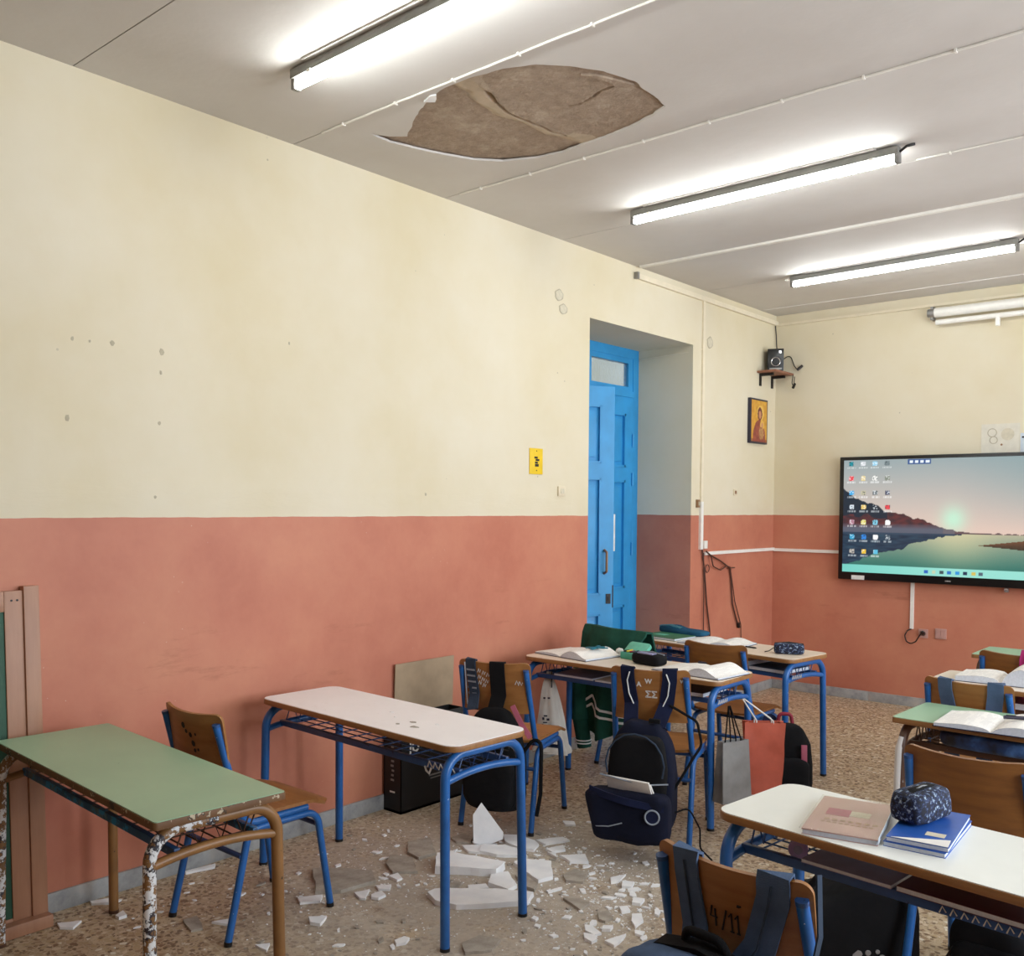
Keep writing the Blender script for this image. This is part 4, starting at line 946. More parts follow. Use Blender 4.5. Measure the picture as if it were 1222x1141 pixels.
MB().tube([(-.10, -.09, .18), (-.135, -.12, .1), (-.14, -.125, .004)], .004, 6).build('cord', 'cable_black', t, smooth=True)
t = thing('satchel', 'dark satchel lying on the seat of the clean brown chair', 'bag', tuple(cw(cF, .02, .03, .445)), cF[0].rotation_euler.z, 'school bags')
MB().soft(.33, .20, .11, .45, .5, None, 28, 16, .01, 9, 22).build('body', 'black_cloth', t, smooth=True)
MB().ribbon([(-.14, -.10, .03), (-.05, -.108, .05), (.05, -.108, .045), (.15, -.10, .03)], (0, .3, 1), .02, .005).build('strap', 'teal_cloth', t, smooth=True)

# dark green tracksuit jacket on chair D2
t = bag_on(cD2, 'track_jacket', 'dark green track jacket with white double stripes draped over a chair back', 'jacket', 0, 0, 0)
def jacket(u, v, off=0):
    x = (u-.5)*.50
    L = [(-.140, .50), (-.178, .70), (-.210, .80), (-.222, .838), (-.266, .842), (-.292, .79), (-.325, .60), (-.335, .40), (-.33, .24)]
    k = v*(len(L)-1); i = min(int(k), len(L)-2); s = k-i
    y = L[i][0]+(L[i+1][0]-L[i][0])*s; z = L[i][1]+(L[i+1][1]-L[i][1])*s
    e = abs(u-.5)*2
    y -= .034*max(0, 1-(x/.184)**2)
    if v > .55:
        q = (v-.55)/.45; x *= 1-.18*q; y += .022*math.sin(u*19+1)*q; z += (.20*abs(u-.5)-.05)*q
        x += -.03*q
    return (x, y-off, z)
MB().sheet(jacket, 36, 40, .012).build('jacket_body', 'green_cloth', t, smooth=True)
def jline(pts, w_=.010, mat='stripe_white'):
    MB().ribbon([jacket(u, v, .011) for u, v in pts], (0, .05, 1), w_, .003).build('white_stripe', mat, t, smooth=True)
for o_ in (0, .034):
    jline([(.34+.075*k, .838+.012*k+o_*.9) for k in range(9)], .014)
    jline([(.34-.055*k, .838+.016*k+o_*.9) for k in range(6)], .014)
p = fillet([(-.20, -.30, .70), (-.20, -.36, .52), (-.17, -.375, .30), (-.15, -.36, .13)], [0, .1, .1, 0], 5)
MB().tube(p, [.05, .055, .055, .055, .056, .056, .056, .055, .055, .055, .053, .05, .048, .042][:len(p)], 14).build('sleeve', 'green_cloth', t, smooth=True)
for z in (.175, .158): MB().tube([(-.155+.046*math.cos(a), -.366+.047*math.sin(a), z) for a in [k*math.pi/8 for k in range(16)]], .004, 5, closed=True).build('cuff_stripe', 'stripe_white', t, smooth=True)
t = thing('backpack', 'black bag on the floor under the chair with the green jacket', 'bag', (.56, 4.835, 0), R(-10), 'school bags')
MB().soft(.27, .20, .24, .4, .5, None, 28, 16, .010, 9, 25).build('body', 'black_cloth', t, smooth=True)
MB().ribbon([(-.11, -.10, .12), (0, -.112, .16), (.11, -.10, .12)], (0, .2, 1), .03, .006).build('strap', 'black_cloth', t, smooth=True)
# magenta cloth on chair H
t = bag_on(cH, 'magenta_cloth', 'magenta cloth hung over the far chair back', 'cloth', .10, 0, 0)
def mc(u, v):
    L = [(-.185, .60), (-.214, .834), (-.262, .840), (-.288, .80), (-.30, .45)]
    k = v*4; i = min(int(k), 3); s = k-i
    return ((u-.5)*.12-.015, L[i][0]+(L[i+1][0]-L[i][0])*s+.008*math.sin(u*16)*v-.012, L[i][1]+(L[i+1][1]-L[i][1])*s)
MB().sheet(mc, 14, 20, .008).build('cloth', 'magenta_cloth', t, smooth=True)
MB().ribbon([mc(k/6, .80) for k in range(7)], (0, 0, 1), .02, .011).build('hem', 'crimson', t, smooth=True)

# carrier bags hung on desk C
def carrier(name, label, loc, rz, w, d, h, mat, cord_to, cmat, taper=.8, crumple=.006, seed=1):
    t = thing(name, label, 'carrier bag', loc, rz, 'carrier bags on the desk ends')
    def side(u, v):
        per = [(-w/2, -d/2), (w/2, -d/2), (w/2, d/2), (-w/2, d/2), (-w/2, -d/2)]
        k = u*4; i = min(int(k), 3); s = k-i; x = per[i][0]+(per[i+1][0]-per[i][0])*s; y = per[i][1]+(per[i+1][1]-per[i][1])*s
        kx = taper+(1-taper)*v if taper < 1 else 1+(taper-1)*(1-v); ky = 1-.45*v
        n_ = noise.noise(Vector((x*14+seed, y*14, v*5)))*crumple
        if (i in (1, 3)): x += (-1 if i == 1 else 1)*.25*d*(1-abs(2*s-1))*v
        return (x*kx+n_, y*ky+n_, h*v)
    MB().sheet(side, 32, 14, .003).build('bag_wall', mat, t, smooth=True)
    k0 = taper if taper < 1 else taper
    MB().b2((-w/2*k0, -d/2, 0), (w/2*k0, d/2, .004)).build('bag_base', mat, t)
    for y in (-d*.25, d*.25):
        c = Vector(cord_to)
        MB().tube(fillet([(-w*.22, y, h-.03), (-w*.20, y, h+.01), (c.x-.004, c.y+y*.05, c.z), (c.x+.004, c.y+y*.05, c.z), (w*.20, y, h+.01), (w*.22, y, h-.03)], [0, .01, .0, .0, .01, 0], 3), .0035, 6).build('cord_handle', cmat, t, smooth=True)
    return t
carrier('orange_carrier_bag', 'orange paper carrier bag on white cords hanging from the desk end', (1.575, 4.30, .165), R(38), .20, .10, .345, 'orange_bag', (-.10, .0, .455), 'cord_white', .78, .006, 2)
carrier('grey_carrier_bag', 'grey paper carrier bag hanging behind the orange one', (1.505, 4.12, .15), R(70), .16, .07, .29, 'grey_bag', (0, .03, .45), 'black_cloth', 1.12, .010, 5)
# white plastic bag
t = thing('plastic_bag', 'translucent white plastic bag hanging from the desk wires beside the wall', 'carrier bag', (.335, 4.175, .17), R(38), 'carrier bags on the desk ends')
def pbag(u, v):
    a = u*2*math.pi; wv = .02+.075*(1-v)**.75+(.012 if v < .1 else 0)
    f = 1+.16*math.sin(a*5+v*3)*(.3+v*.7)+.08*math.sin(a*9+2)
    return (wv*math.cos(a)*f+.018*(1-v), wv*.42*math.sin(a)*f, .415*v+.012*math.sin(a*2)*(1-v))
MB().sheet(pbag, 48, 18, .003).build('bag_wall', 'white_bag', t, smooth=True)
MB().lathe([(.001, 0), (.06, 0), (.06, .004), (.001, .004)], 16).build('bag_base', 'white_bag', t)
MB().ribbon([(-.008, 0, .40), (-.006, 0, .455)], (1, 0, 0), .016, .004).ribbon([(.012, 0, .41), (.012, 0, .455)], (1, 0, 0), .014, .004).build('bag_handle', 'white_bag', t)
MB().ribbon([(.014, -.02, .46), (.016, -.03, .40), (.015, -.032, .37)], (1, 0, 0), .006, .003).build('tie', 'ink', t)
for dx, dz, a, b in ((-.025, .315, .012, .009), (.0, .315, .014, .009), (-.018, .215, .02, .008), (-.03, .20, .012, .014), (-.004, .195, .016, .012), (-.02, .178, .024, .006), (-.034, .165, .010, .012), (-.006, .16, .014, .008), (-.02, .15, .008, .012)):
    MB().box((dx, -.050-.05*(.34-dz)*.5, dz), (a, .004, b)).build('print_mark', 'cover_dark', t)

# ================================================================== BLACK CARTON
t = thing('carton', 'black printed carton with raised brown flap standing against the salmon wall', 'box', (.082, 3.46, 0))
m = MB().b2((-.064, -.235, 0), (.064, .235, .012)).b2((-.064, -.235, 0), (-.060, .235, .47)).b2((.060, -.235, 0), (.064, .235, .47)).b2((-.064, -.235, 0), (.064, -.231, .47)).b2((-.064, .231, 0), (.064, .235, .47))
m.build('carton_body', 'carton_black', t)
MB().box((-.068, .055, .60), (.005, .43, .27), ry=R(2)).build('raised_flap', 'carton_brown', t)
MB().box((.085, 0, .44), (.005, .46, .085), ry=R(-30)).build('outer_flap', 'carton_black', t)
MX = lambda y, z: frame((.0652, y, z), (0, 1, 0), (0, 0, 1))
text('JU', .075, 'print', 'print_white', t, MX(-.145, .325), bold=.002)
MB().b2((.0645, -.04, .155), (.066, .08, .163)).b2((.0645, -.03, .140), (.066, .05, .145)).build('print', 'print_dim', t)
MB().b2((.0645, .10, .20), (.066, .15, .208)).build('print', 'print_dim', t)
for k in range(9): MB().b2((-.012+.004*(k % 3), -.2366, .16+.024*k), (.012-.003*(k % 2), -.2349, .17+.024*k)).build('spine_print', 'print_dim', t)
MB().b2((-.018, -.2366, .10), (.018, -.2349, .108)).build('spine_print', 'print_white', t)

# ================================================================== THINGS ON THE DESKS
def open_book(loc, rz, w, h, tl, tr, label, cover='cover_dark', lift=.0, cl=.012, cr=.016, cat='book', name='open_book'):
    t = thing(name, label, cat, loc, R(rz), 'open books on the desks')
    MB().b2((-w-.004, -h/2-.004, 0), (w+.004, h/2+.004, .0025)).build('cover', cover, t)
    for s, th, cu in ((-1, tl, cl), (1, tr, cr)):
        n = 14; prof = []
        for k in range(n+1):
            q = k/n; z = .003+th*min(1, q/.12)**.6+cu*math.sin(math.pi*min(1, q*1.05))**1.2*(1-.25*q)
            if s > 0: z += lift*max(0, q-.1)**1.5*(1.0 if q < .8 else 1.0)
            prof.append((s*w*q, z))
        m = MB(); vs = []
        bot = lambda q, z: .0028 if not (s > 0 and lift) else max(.0028, z-th-.004)
        for y in (-h/2, h/2):
            vs += [(x, y, z) for x, z in prof]+[(x, y, bot(0, z)) for x, z in prof]
        K = n+1; fs = []
        for k in range(n):
            fs += [(k, k+1, K+k+1, K+k), (2*K+k, 3*K+k, 3*K+k+1, 2*K+k+1), (K+k, K+k+1, 3*K+k+1, 3*K+k)]
        fs += [(0, K, 3*K, 2*K), (n, 2*K+n, 3*K+n, K+n)]
        # open on top: the printed leaf closes it
        m.add(vs, fs); b = m.build('page_block', 'page_edge', t)
        m = MB(); m.sheet(lambda u, v: (prof[int(round(u*n))][0], -h/2+h*v, prof[int(round(u*n))][1]+.0008+.002*v*math.sin(u*5)), n, 6, .0012).build('page', 'printed_page', b, smooth=True)
    return t
b = open_book(on(dC, -.39, .03), -8, .20, .28, .006, .008, 'open white exercise book with a teal compass on it, beside the mint box', lift=0, cl=.008, cr=.035)
b = open_book(on(dC, .40, .0), -6, .20, .27, .005, .006, 'open white book near the free end of the desk with the mint box', cl=.010, cr=.040)
b = open_book(on(dD, -.04, .0), 2, .20, .26, .006, .006, 'open white book next to the teal case', cl=.012, cr=.022)
b = open_book(on(dF, -.24, -.09), 3, .20, .29, .010, .012, 'open notebook with a dark pen on it, overhanging the green desk', 'navy_light', cl=.008, cr=.020)
b = open_book(on(dG, -.30, .02), 3, .20, .24, .022, .03, 'thick open book with one half arching up', 'cover_dark', cl=.010, cr=.055)
def pen(loc, rz, L, r, label, mat='black_plastic', cap='dark_metal', tilt=0):
    t = thing('pen', label, 'pen', loc, R(rz), 'pens on the desks')
    MB().tube([(-L/2, 0, r), (L/2-.012, 0, r+math.tan(tilt)*L)], r, 10).build('barrel', mat, t, smooth=True)
    MB().tube([(L/2-.012, 0, r+math.tan(tilt)*L), (L/2, 0, r+math.tan(tilt)*L)], [r*.9, r*.2], 10).build('tip', cap, t, smooth=True)
    MB().box((-L*.28, 0, 2*r+.001), (L*.3, r*.6, .002)).build('clip', cap, t)
pen(on(dF, -.17, -.075, DH+.036), 28, .115, .007, 'dark chunky pen lying on the open notebook', 'cover_dark')
pen(on(dD, .17, .01, DH), -12, .15, .0045, 'black pen beside the open book near the blue door')
pen(on(dC, .42, -.01, DH+.046), 10, .05, .005, 'short dark pencil stub on the open book', 'cover_dark')
pen(on(dG, -.235, -.02, DH+.045), 80, .10, .006, 'dark pen in the gutter of the thick open book', 'cover_dark')
# compass
t = thing('drawing_compass', 'teal drawing compass lying on the open exercise book', 'compass', on(dC, -.275, .045, DH+.048), R(-20))
MB().ribbon([(-.045, .05, .004), (.01, -.01, .004), (.035, -.055, .002)], (1, .6, 0), .016, .006).build('arm', 'teal_plastic', t)
MB().ribbon([(.05, .045, .004), (.005, -.01, .006), (-.03, -.05, .002)], (1, -.6, 0), .014, .006).build('arm', 'teal_plastic', t)
MB().tube([(.0, .0, .004), (.04, .03, .006)], .007, 8).build('hinge', 'teal_plastic', t, smooth=True)
MB().ribbon([(-.025, .02, .006), (.03, .0, .006)], (0, 1, 0), .012, .004).build('crosspiece', 'teal_plastic', t)
# mint box and black case, tissue
t = thing('pencil_box', 'mint green pencil box with its lid raised', 'pencil case', on(dC, -.075, .125), R(-8))
MB().prism(rrect(.15, .085, .018), 0, .035).build('tray', 'mint_plastic', t, bevel=.004)
q = MB().prism(rrect(.15, .085, .018), 0, .022, Matrix.Translation((.0, .035, .043)) @ Matrix.Rotation(R(38), 4, 'X')); q.build('lid', 'mint_light', t, bevel=.004)
for k in range(5): MB().tube([(-.055+.022*k, -.025, .040), (-.040+.022*k, .012, .043+.004*(k % 2))], .005, 6).build('pencil', ('ink', 'sign_yellow', 'crimson', 'cover_dark', 'teal_plastic')[k], t, smooth=True)
t = thing('pencil_case', 'black zipped pencil case beside the mint box', 'pencil case', on(dC, .085, .02), R(-6), 'pencil cases')
MB().soft(.19, .095, .062, .5, .45, None, 28, 14, .004, 20, 31).build('body', 'black_cloth', t, smooth=True)
MB().tube([(-.085, .018, .058), (0, .022, .066), (.085, .018, .058)], .004, 6).build('zip', 'reflective_grey', t, smooth=True)
MB().box((0, -.02, .062), (.10, .04, .006)).build('pale_badge', 'dusty_purple', t, bevel=.002)
t = MB().soft(.048, .044, .038, .9, .9, None, 16, 10, .010, 40, 33).build('crumpled_tissue', 'fluff', None, on(dC, -.205, .172), smooth=True)
tag(t, 'crumpled white tissue beside the mint pencil box', 'tissue')
# desk D
t = thing('soft_case', 'long dark teal soft case lying across the desk by the door', 'pencil case', on(dD, -.42, .158, DH+.002), R(-7), 'pencil cases')
MB().soft(.36, .12, .045, .5, .4, lambda x, y, z: (x, y, z*(1.25 if x < -.02 else .9)), 32, 14, .005, 14, 35).build('body', 'teal_cloth', t, smooth=True)
MB().ribbon([(-.17, -.03, .048), (-.08, -.035, .058), (0, -.03, .045)], (0, 1, .2), .03, .004).build('flap', 'teal_plastic', t, smooth=True)
t = thing('green_book', 'closed dark green book under the open one near the door', 'book', on(dD, -.39, -.03), R(-7))
MB().b2((-.16, -.11, 0), (.13, .11, .002)).b2((-.16, -.11, .014), (.13, .11, .016)).b2((-.16, -.11, 0), (-.157, .11, .016)).build('cover', 'green_cover', t)
MB().b2((-.156, -.107, .002), (.127, .107, .014)).build('page_block', 'page_edge', t); MB().b2((-.10, -.03, .016), (-.02, .03, .0168)).build('title_mark', 'mint_light', t)
t = thing('pencil_case', 'dark speckled pencil case at the end of the desk near the door', 'pencil case', on(dD, .47, -.01), R(24), 'pencil cases')
MB().soft(.17, .085, .062, .45, .4, None, 26, 14, .003, 20, 37).build('body', 'speckled_cloth', t, smooth=True)
MB().tube([(-.08, .0, .058), (0, .0, .066), (.08, .0, .058)], .004, 6).build('zip', 'black_plastic', t, smooth=True)
MB().tube([(-.085, 0, .03), (-.11, -.01, .012), (-.135, -.012, .006)], .003, 5).build('zip_pull', 'dark_metal', t, smooth=True)
# desk E
t = thing('covered_book', 'pink and brown book in a clear plastic cover on the white desk', 'book', (2.697, 2.478, DH), R(12))
MB().b2((-.090, -.152, .001), (.090, .152, .013)).build('page_block', 'page_edge', t); MB().b2((-.092, -.155, .013), (.092, .155, .0155)).b2((-.092, -.155, 0), (.092, .155, .001)).build('cover', 'book_pink', t)
MB().b2((-.06, -.01, .0155), (.0, .05, .0163)).build('cover_picture', 'pink_strap', t); MB().b2((.0, .0, .0155), (.05, .045, .0163)).build('cover_picture', 'bare_patch', t)
for k in range(7): MB().b2((-.055+.02*k, -.055, .0155), (-.042+.02*k, -.043, .0162)).build('title_letter', 'handle_brown', t)
for k in range(9): MB().b2((-.06+.015*k, -.075, .0155), (-.05+.015*k, -.068, .0162)).build('title_letter', 'handle_brown', t)
m = MB().sheet(lambda u, v: (-.097+.192*u, -.162+.322*v, .018+.002*math.sin(u*7)*math.sin(v*5)), 10, 10, .0008)
gl = NT('clear_film'); gl.p(Roughness=.08, IOR=1.3); gl.b.inputs['Transmission Weight'].default_value = 1; gl.color((1, 1, 1, 1)); gl.b.inputs['Alpha'].default_value = .35
m.build('plastic_cover', 'clear_film', t, smooth=True)
MB().ribbon([(.094, -.160, .014), (.096, 0, .017), (.094, .160, .017)], (0, 0, 1), .014, .0015).build('cover_edge', 'paper_blue', t, smooth=True)
for k, (dx, dy, rz_, lab) in enumerate(((2.888, 2.515, 4, 'blue notebook at the bottom of the pile under the speckled case'), (2.888, 2.520, 6, 'blue notebook on top of the pile, under the speckled case'))):
    t = thing('notebook', lab, 'notebook', (dx, dy, DH+.0125*k), R(rz_), 'blue notebooks')
    MB().b2((-.070, -.148, .001), (.070, .148, .0108)).build('page_block', 'page_edge', t)
    MB().b2((-.072, -.15, .0108), (.072, .15, .0122)).b2((-.072, -.15, 0), (.072, .15, .001)).build('cover', 'notebook_blue', t)
    if k: MB().b2((.005, -.085, .0122), (.05, -.055, .0128)).build('name_label', 'bare_patch', t); MB().sheet(lambda u, v: (-.06+.13*u, -.15+.035*v*u, .0135+.006*u*v), 8, 4, .001).build('curled_corner', 'page', t, smooth=True)
t = thing('pencil_case', 'navy and white speckled pencil case on the blue notebooks', 'pencil case', (2.856, 2.555, DH+.0256), R(78), 'pencil cases')
MB().soft(.175, .092, .082, .42, .45, None, 32, 18, .006, 16, 41).build('body', 'speckled_cloth', t, smooth=True)
MB().ribbon([(-.085, .006, .062), (-.045, .0, .083), (.045, .0, .083), (.085, .006, .062)], (0, 1, 0), .022, .003).build('zip_band', 'black_cloth', t, smooth=True)
MB().tube([(-.075, .0, .073), (0, .0, .0865), (.075, .0, .073)], .003, 6).build('zip', 'black_plastic', t, smooth=True)
MB().tube([(.078, .0, .072), (.095, -.012, .064), (.098, -.016, .046)], .003, 6).build('zip_pull', 'black_plastic', t, smooth=True)
# shelf of desk E
def flat_book(loc, rz, w, h, th, label, cov, tiltx=0):
    t = thing('notebook', label, 'notebook', loc, R(rz), 'notebooks on the desk racks')
    t.rotation_euler.x = tiltx
    MB().b2((-w/2, -h/2, .0012), (w/2, h/2, th-.0012)).build('page_block', 'page_edge', t)
    MB().b2((-w/2-.001, -h/2-.001, 0), (w/2+.001, h/2+.001, .0012)).b2((-w/2-.001, -h/2-.001, th-.0012), (w/2+.001, h/2+.001, th)).build('cover', cov, t)
flat_book(on(dE, .03, -.005, .6215), -6, .30, .255, .014, 'maroon covered book jutting from the rack of the white desk', 'maroon_cover')
flat_book(on(dE, -.255, -.005, .6215), -6, .24, .255, .010, 'dusty purple notebook on the rack of the white desk', 'dusty_purple')
t = thing('tape_roll', 'lilac roll of tape on the rack of the white desk', 'tape', on(dE, -.42, -.07, .6065), R(20))
MB().lathe([(.001, 0), (.026, 0), (.026, .018), (.001, .018)], 20, frame((0, 0, .026), (1, 0, 0), (0, 0, 1))).build('roll', 'lilac', t, smooth=False)
MB().lathe([(.001, 0), (.012, 0), (.012, .001), (.001, .001)], 16, frame((0, -.0182, .026), (1, 0, 0), (0, 0, 1))).build('core', 'dusty_purple', t)
flat_book(on(dC, -.30, -.005, .6215), 0.5, .26, .255, .012, 'lilac papers on the rack below the exercise book', 'dusty_purple')
flat_book(on(dC, -.045, -.005, .6215), 0.5, .22, .255, .008, 'pale folded sheets sticking out of the rack of the mint box desk', 'page')
flat_book(on(dC, .35, -.005, .6215), 0.5, .28, .255, .02, 'dark exercise books on the rack at the free end', 'cover_dark')
flat_book(on(dD, .10, -.005, .6215), -8, .22, .255, .035, 'green book on the rack of the desk by the door', 'green_cover')
flat_book(on(dD, .405, -.005, .6215), -8, .24, .255, .02, 'blue book on the rack of the desk by the door', 'steel_cloth')
flat_book(on(dD, .25, -.005, .6215), -8, .05, .255, .045, 'brown thick book on the rack of the desk by the door', 'handle_brown')
# bag on the rack of desk F
t = thing('rack_bag', 'shiny blue and black patterned bag stuffed in the rack of the green desk', 'bag', on(dF, -.19, -.03, .6205), R(-2), 'school bags')
MB().soft(.52, .24, .068, .4, .4, lambda x, y, z: (x, y-.02, z), 36, 14, .003, 12, 45).build('body', 'galaxy_cloth', t, smooth=True)
MB().soft(.30, .14, .056, .4, .4, lambda x, y, z: (x+.24, y-.09, z+.005), 26, 12, .003, 12, 46).build('dark_end', 'black_cloth', t, smooth=True)
MB().soft(.05, .02, .03, .8, .8, lambda x, y, z: (x+.23, y-.165, z+.03), 12, 8, .006, 30, 47).build('crumpled_foil', 'paper_blue', t, smooth=True)
# crimson bag on the rack of desk H, papers on G
t = thing('rack_bag', 'crimson pouch in the rack of the far green desk', 'bag', on(dH, -.42, .0, .612), 0, 'school bags')
MB().soft(.16, .16, .07, .5, .4, None, 22, 12, .006, 12, 49).build('body', 'crimson', t, smooth=True); MB().tube([(-.06, 0, .066), (.06, 0, .066)], .004, 6).build('zip', 'ink', t, smooth=True)
flat_book(on(dG, -.20, -.005, .6215), -1, .40, .255, .03, 'brown ring bound books on the rack of the beige desk', 'maroon_cover')
for k in range(8): pass
# flakes of plaster on desk B
def frag_mesh(poly, th, M=None, seed=0, mat='fallen_plaster_white', name='plaster_fragment'):
    c = Vector((sum(p[0] for p in poly)/len(poly), sum(p[1] for p in poly)/len(poly)))
    pts = []
    for i, p in enumerate(poly):
        q = poly[(i+1) % len(poly)]; L = math.hypot(q[0]-p[0], q[1]-p[1]); n = max(1, min(5, int(L/.03)))
        for k in range(n):
            s = k/n; j = 0 if k == 0 else .10*L/n*noise.noise(Vector((p[0]*40+k*3.1, p[1]*40+seed, seed*1.3)))*2
            nx, ny = (q[1]-p[1])/max(L, 1e-6), -(q[0]-p[0])/max(L, 1e-6)
            pts.append((p[0]+(q[0]-p[0])*s+nx*j-c.x, p[1]+(q[1]-p[1])*s+ny*j-c.y))
    n = len(pts); m = MB()
    v = [(x, y, 0) for x, y in pts]+[(x*.985, y*.985, th*(1+.15*noise.noise(Vector((x*20, y*20, seed))))) for x, y in pts]
    m.add(v, [tuple(range(n))[::-1], tuple(range(n, 2*n))]+[(i, (i+1) % n, n+(i+1) % n, n+i) for i in range(n)])
    return m, c
for k, (x, y, s_) in enumerate([(.22, -.04, .016), (.02, .02, .010), (.28, -.09, .02), (.10, -.03, .008), (.20, -.10, .012), (.31, .0, .010)]):
    poly = [(s_*math.cos(i*1.2+k)*(1+.4*math.sin(i*3+k)), s_*.6*math.sin(i*1.2+k)) for i in range(5)]
    m, c = frag_mesh(poly, .002, seed=k); p = on(dB, x, y)
    o = m.build('plaster_flake', ('fallen_plaster_grey', 'fallen_plaster_white')[k % 2], None, p)
    tag(o, 'tiny flake of plaster lying on the bare white desk', 'plaster flake', 'plaster flakes on the desk')

# ================================================================== FALLEN PLASTER ON THE FLOOR
W_, G_ = 'fallen_plaster_white', 'fallen_plaster_grey'
FR = [
 ('a2', W_, .012, [(0.733, 3.328), (0.795, 3.375), (0.900, 3.365), (0.942, 3.345), (0.974, 3.269), (0.91, 3.245), (0.806, 3.265)], 'broad white plaster slab just behind the broken pile, near the leaning shard'),
 ('a3', W_, .014, [(0.752, 3.167), (0.838, 3.229), (0.919, 3.234), (1.0, 3.193), (0.889, 3.112), (0.803, 3.092)], 'long white plaster slab in the middle of the pile'),
 ('a4', W_, .035, [(0.711, 2.916), (0.779, 2.969), (1.009, 3.032), (1.041, 2.941), (0.945, 2.885), (0.821, 2.795)], 'thick rough white block of plaster with a dark underside'),
 ('a5', W_, .016, [(1.023, 2.925), (1.056, 2.997), (1.179, 2.912), (1.181, 2.852), (1.074, 2.85)], 'bright bluish white plaster piece between the block and the strip'),
 ('a6', W_, .020, [(0.966, 2.608), (0.961, 2.656), (1.147, 2.821), (1.281, 2.895), (1.321, 2.807), (1.228, 2.696), (1.138, 2.598), (1.044, 2.575)], 'longest white strip of plaster, closest to the desk legs'),
 ('a7', W_, .014, [(0.996, 3.143), (1.116, 3.215), (1.232, 3.079), (1.21, 3.01), (1.005, 3.089)], 'square cornered white plaster piece behind the blue desk leg'),
 ('a8', G_, .014, [(1.105, 3.028), (1.222, 2.988), (1.257, 2.927), (1.205, 2.925), (1.10, 2.990)], 'grey backed plaster piece touching the square white one'),
 ('a9', G_, .012, [(0.532, 2.804), (0.633, 2.848), (0.767, 2.748), (0.694, 2.674), (0.594, 2.723)], 'four cornered grey plaster slab under the white desk'),
 ('a10', G_, .012, [(0.473, 2.967), (0.509, 3.075), (0.672, 2.951), (0.657, 2.86), (0.569, 2.873)], 'grey plaster slab in front of the black carton'),
 ('a11', G_, .014, [(0.411, 2.473), (0.52, 2.57), (0.626, 2.622), (0.711, 2.567), (0.686, 2.404), (0.618, 2.328)], 'largest grey plaster slab, beside the chair foot'),
 ('a13', G_, .010, [(0.928, 2.744), (0.982, 2.80), (0.998, 2.76), (0.962, 2.71)], 'small grey piece lying behind the longest white strip'),
 ('a14', W_, .012, [(1.022, 2.785), (1.070, 2.842), (1.110, 2.818), (1.048, 2.762)], 'small white piece lying behind the longest white strip'),
 ('a18', G_, .010, [(1.359, 2.399), (1.362, 2.486), (1.442, 2.512), (1.473, 2.431), (1.417, 2.353)], 'lone grey plaster slab in front of the white desk'),
 ('a19', W_, .010, [(1.163, 2.256), (1.167, 2.301), (1.191, 2.304), (1.207, 2.271), (1.192, 2.24)], 'lone small white piece near the front leg of the white desk'),
 ('a17', G_, .010, [(1.387, 2.945), (1.441, 2.986), (1.497, 2.977), (1.505, 2.9)], 'grey wedge of plaster between the pile and the scattered crumbs'),
 ('a35', G_, .010, [(1.242, 3.213), (1.307, 3.228), (1.353, 3.125), (1.29, 3.09), (1.244, 3.13)], 'grey plaster piece on the aisle side of the pile'),
 ('a33', G_, .010, [(0.578, 3.216), (0.653, 3.215), (0.70, 3.145), (0.638, 3.115), (0.579, 3.138)], 'grey plaster piece below the chair with the black backpack'),
 ('a20', W_, .010, [(1.674, 3.002), (1.699, 3.031), (1.74, 2.98), (1.747, 2.915), (1.706, 2.95)], 'pointed white piece among the crumbs in the aisle'),
 ('a24', G_, .010, [(1.568, 2.928), (1.594, 2.965), (1.638, 2.929), (1.636, 2.881), (1.608, 2.879)], 'grey five cornered piece among the crumbs in the aisle'),
 ('b1', W_, .008, [(0.13, 1.53), (0.175, 1.60), (0.215, 1.55), (0.175, 1.52)], 'white chip on the floor by the foot of the blackboard'),
 ('b7', G_, .008, [(0.45, 1.85), (0.457, 1.904), (0.568, 1.861), (0.554, 1.822)], 'grey chip on the floor between the legs of the chair with the marked backrest')]
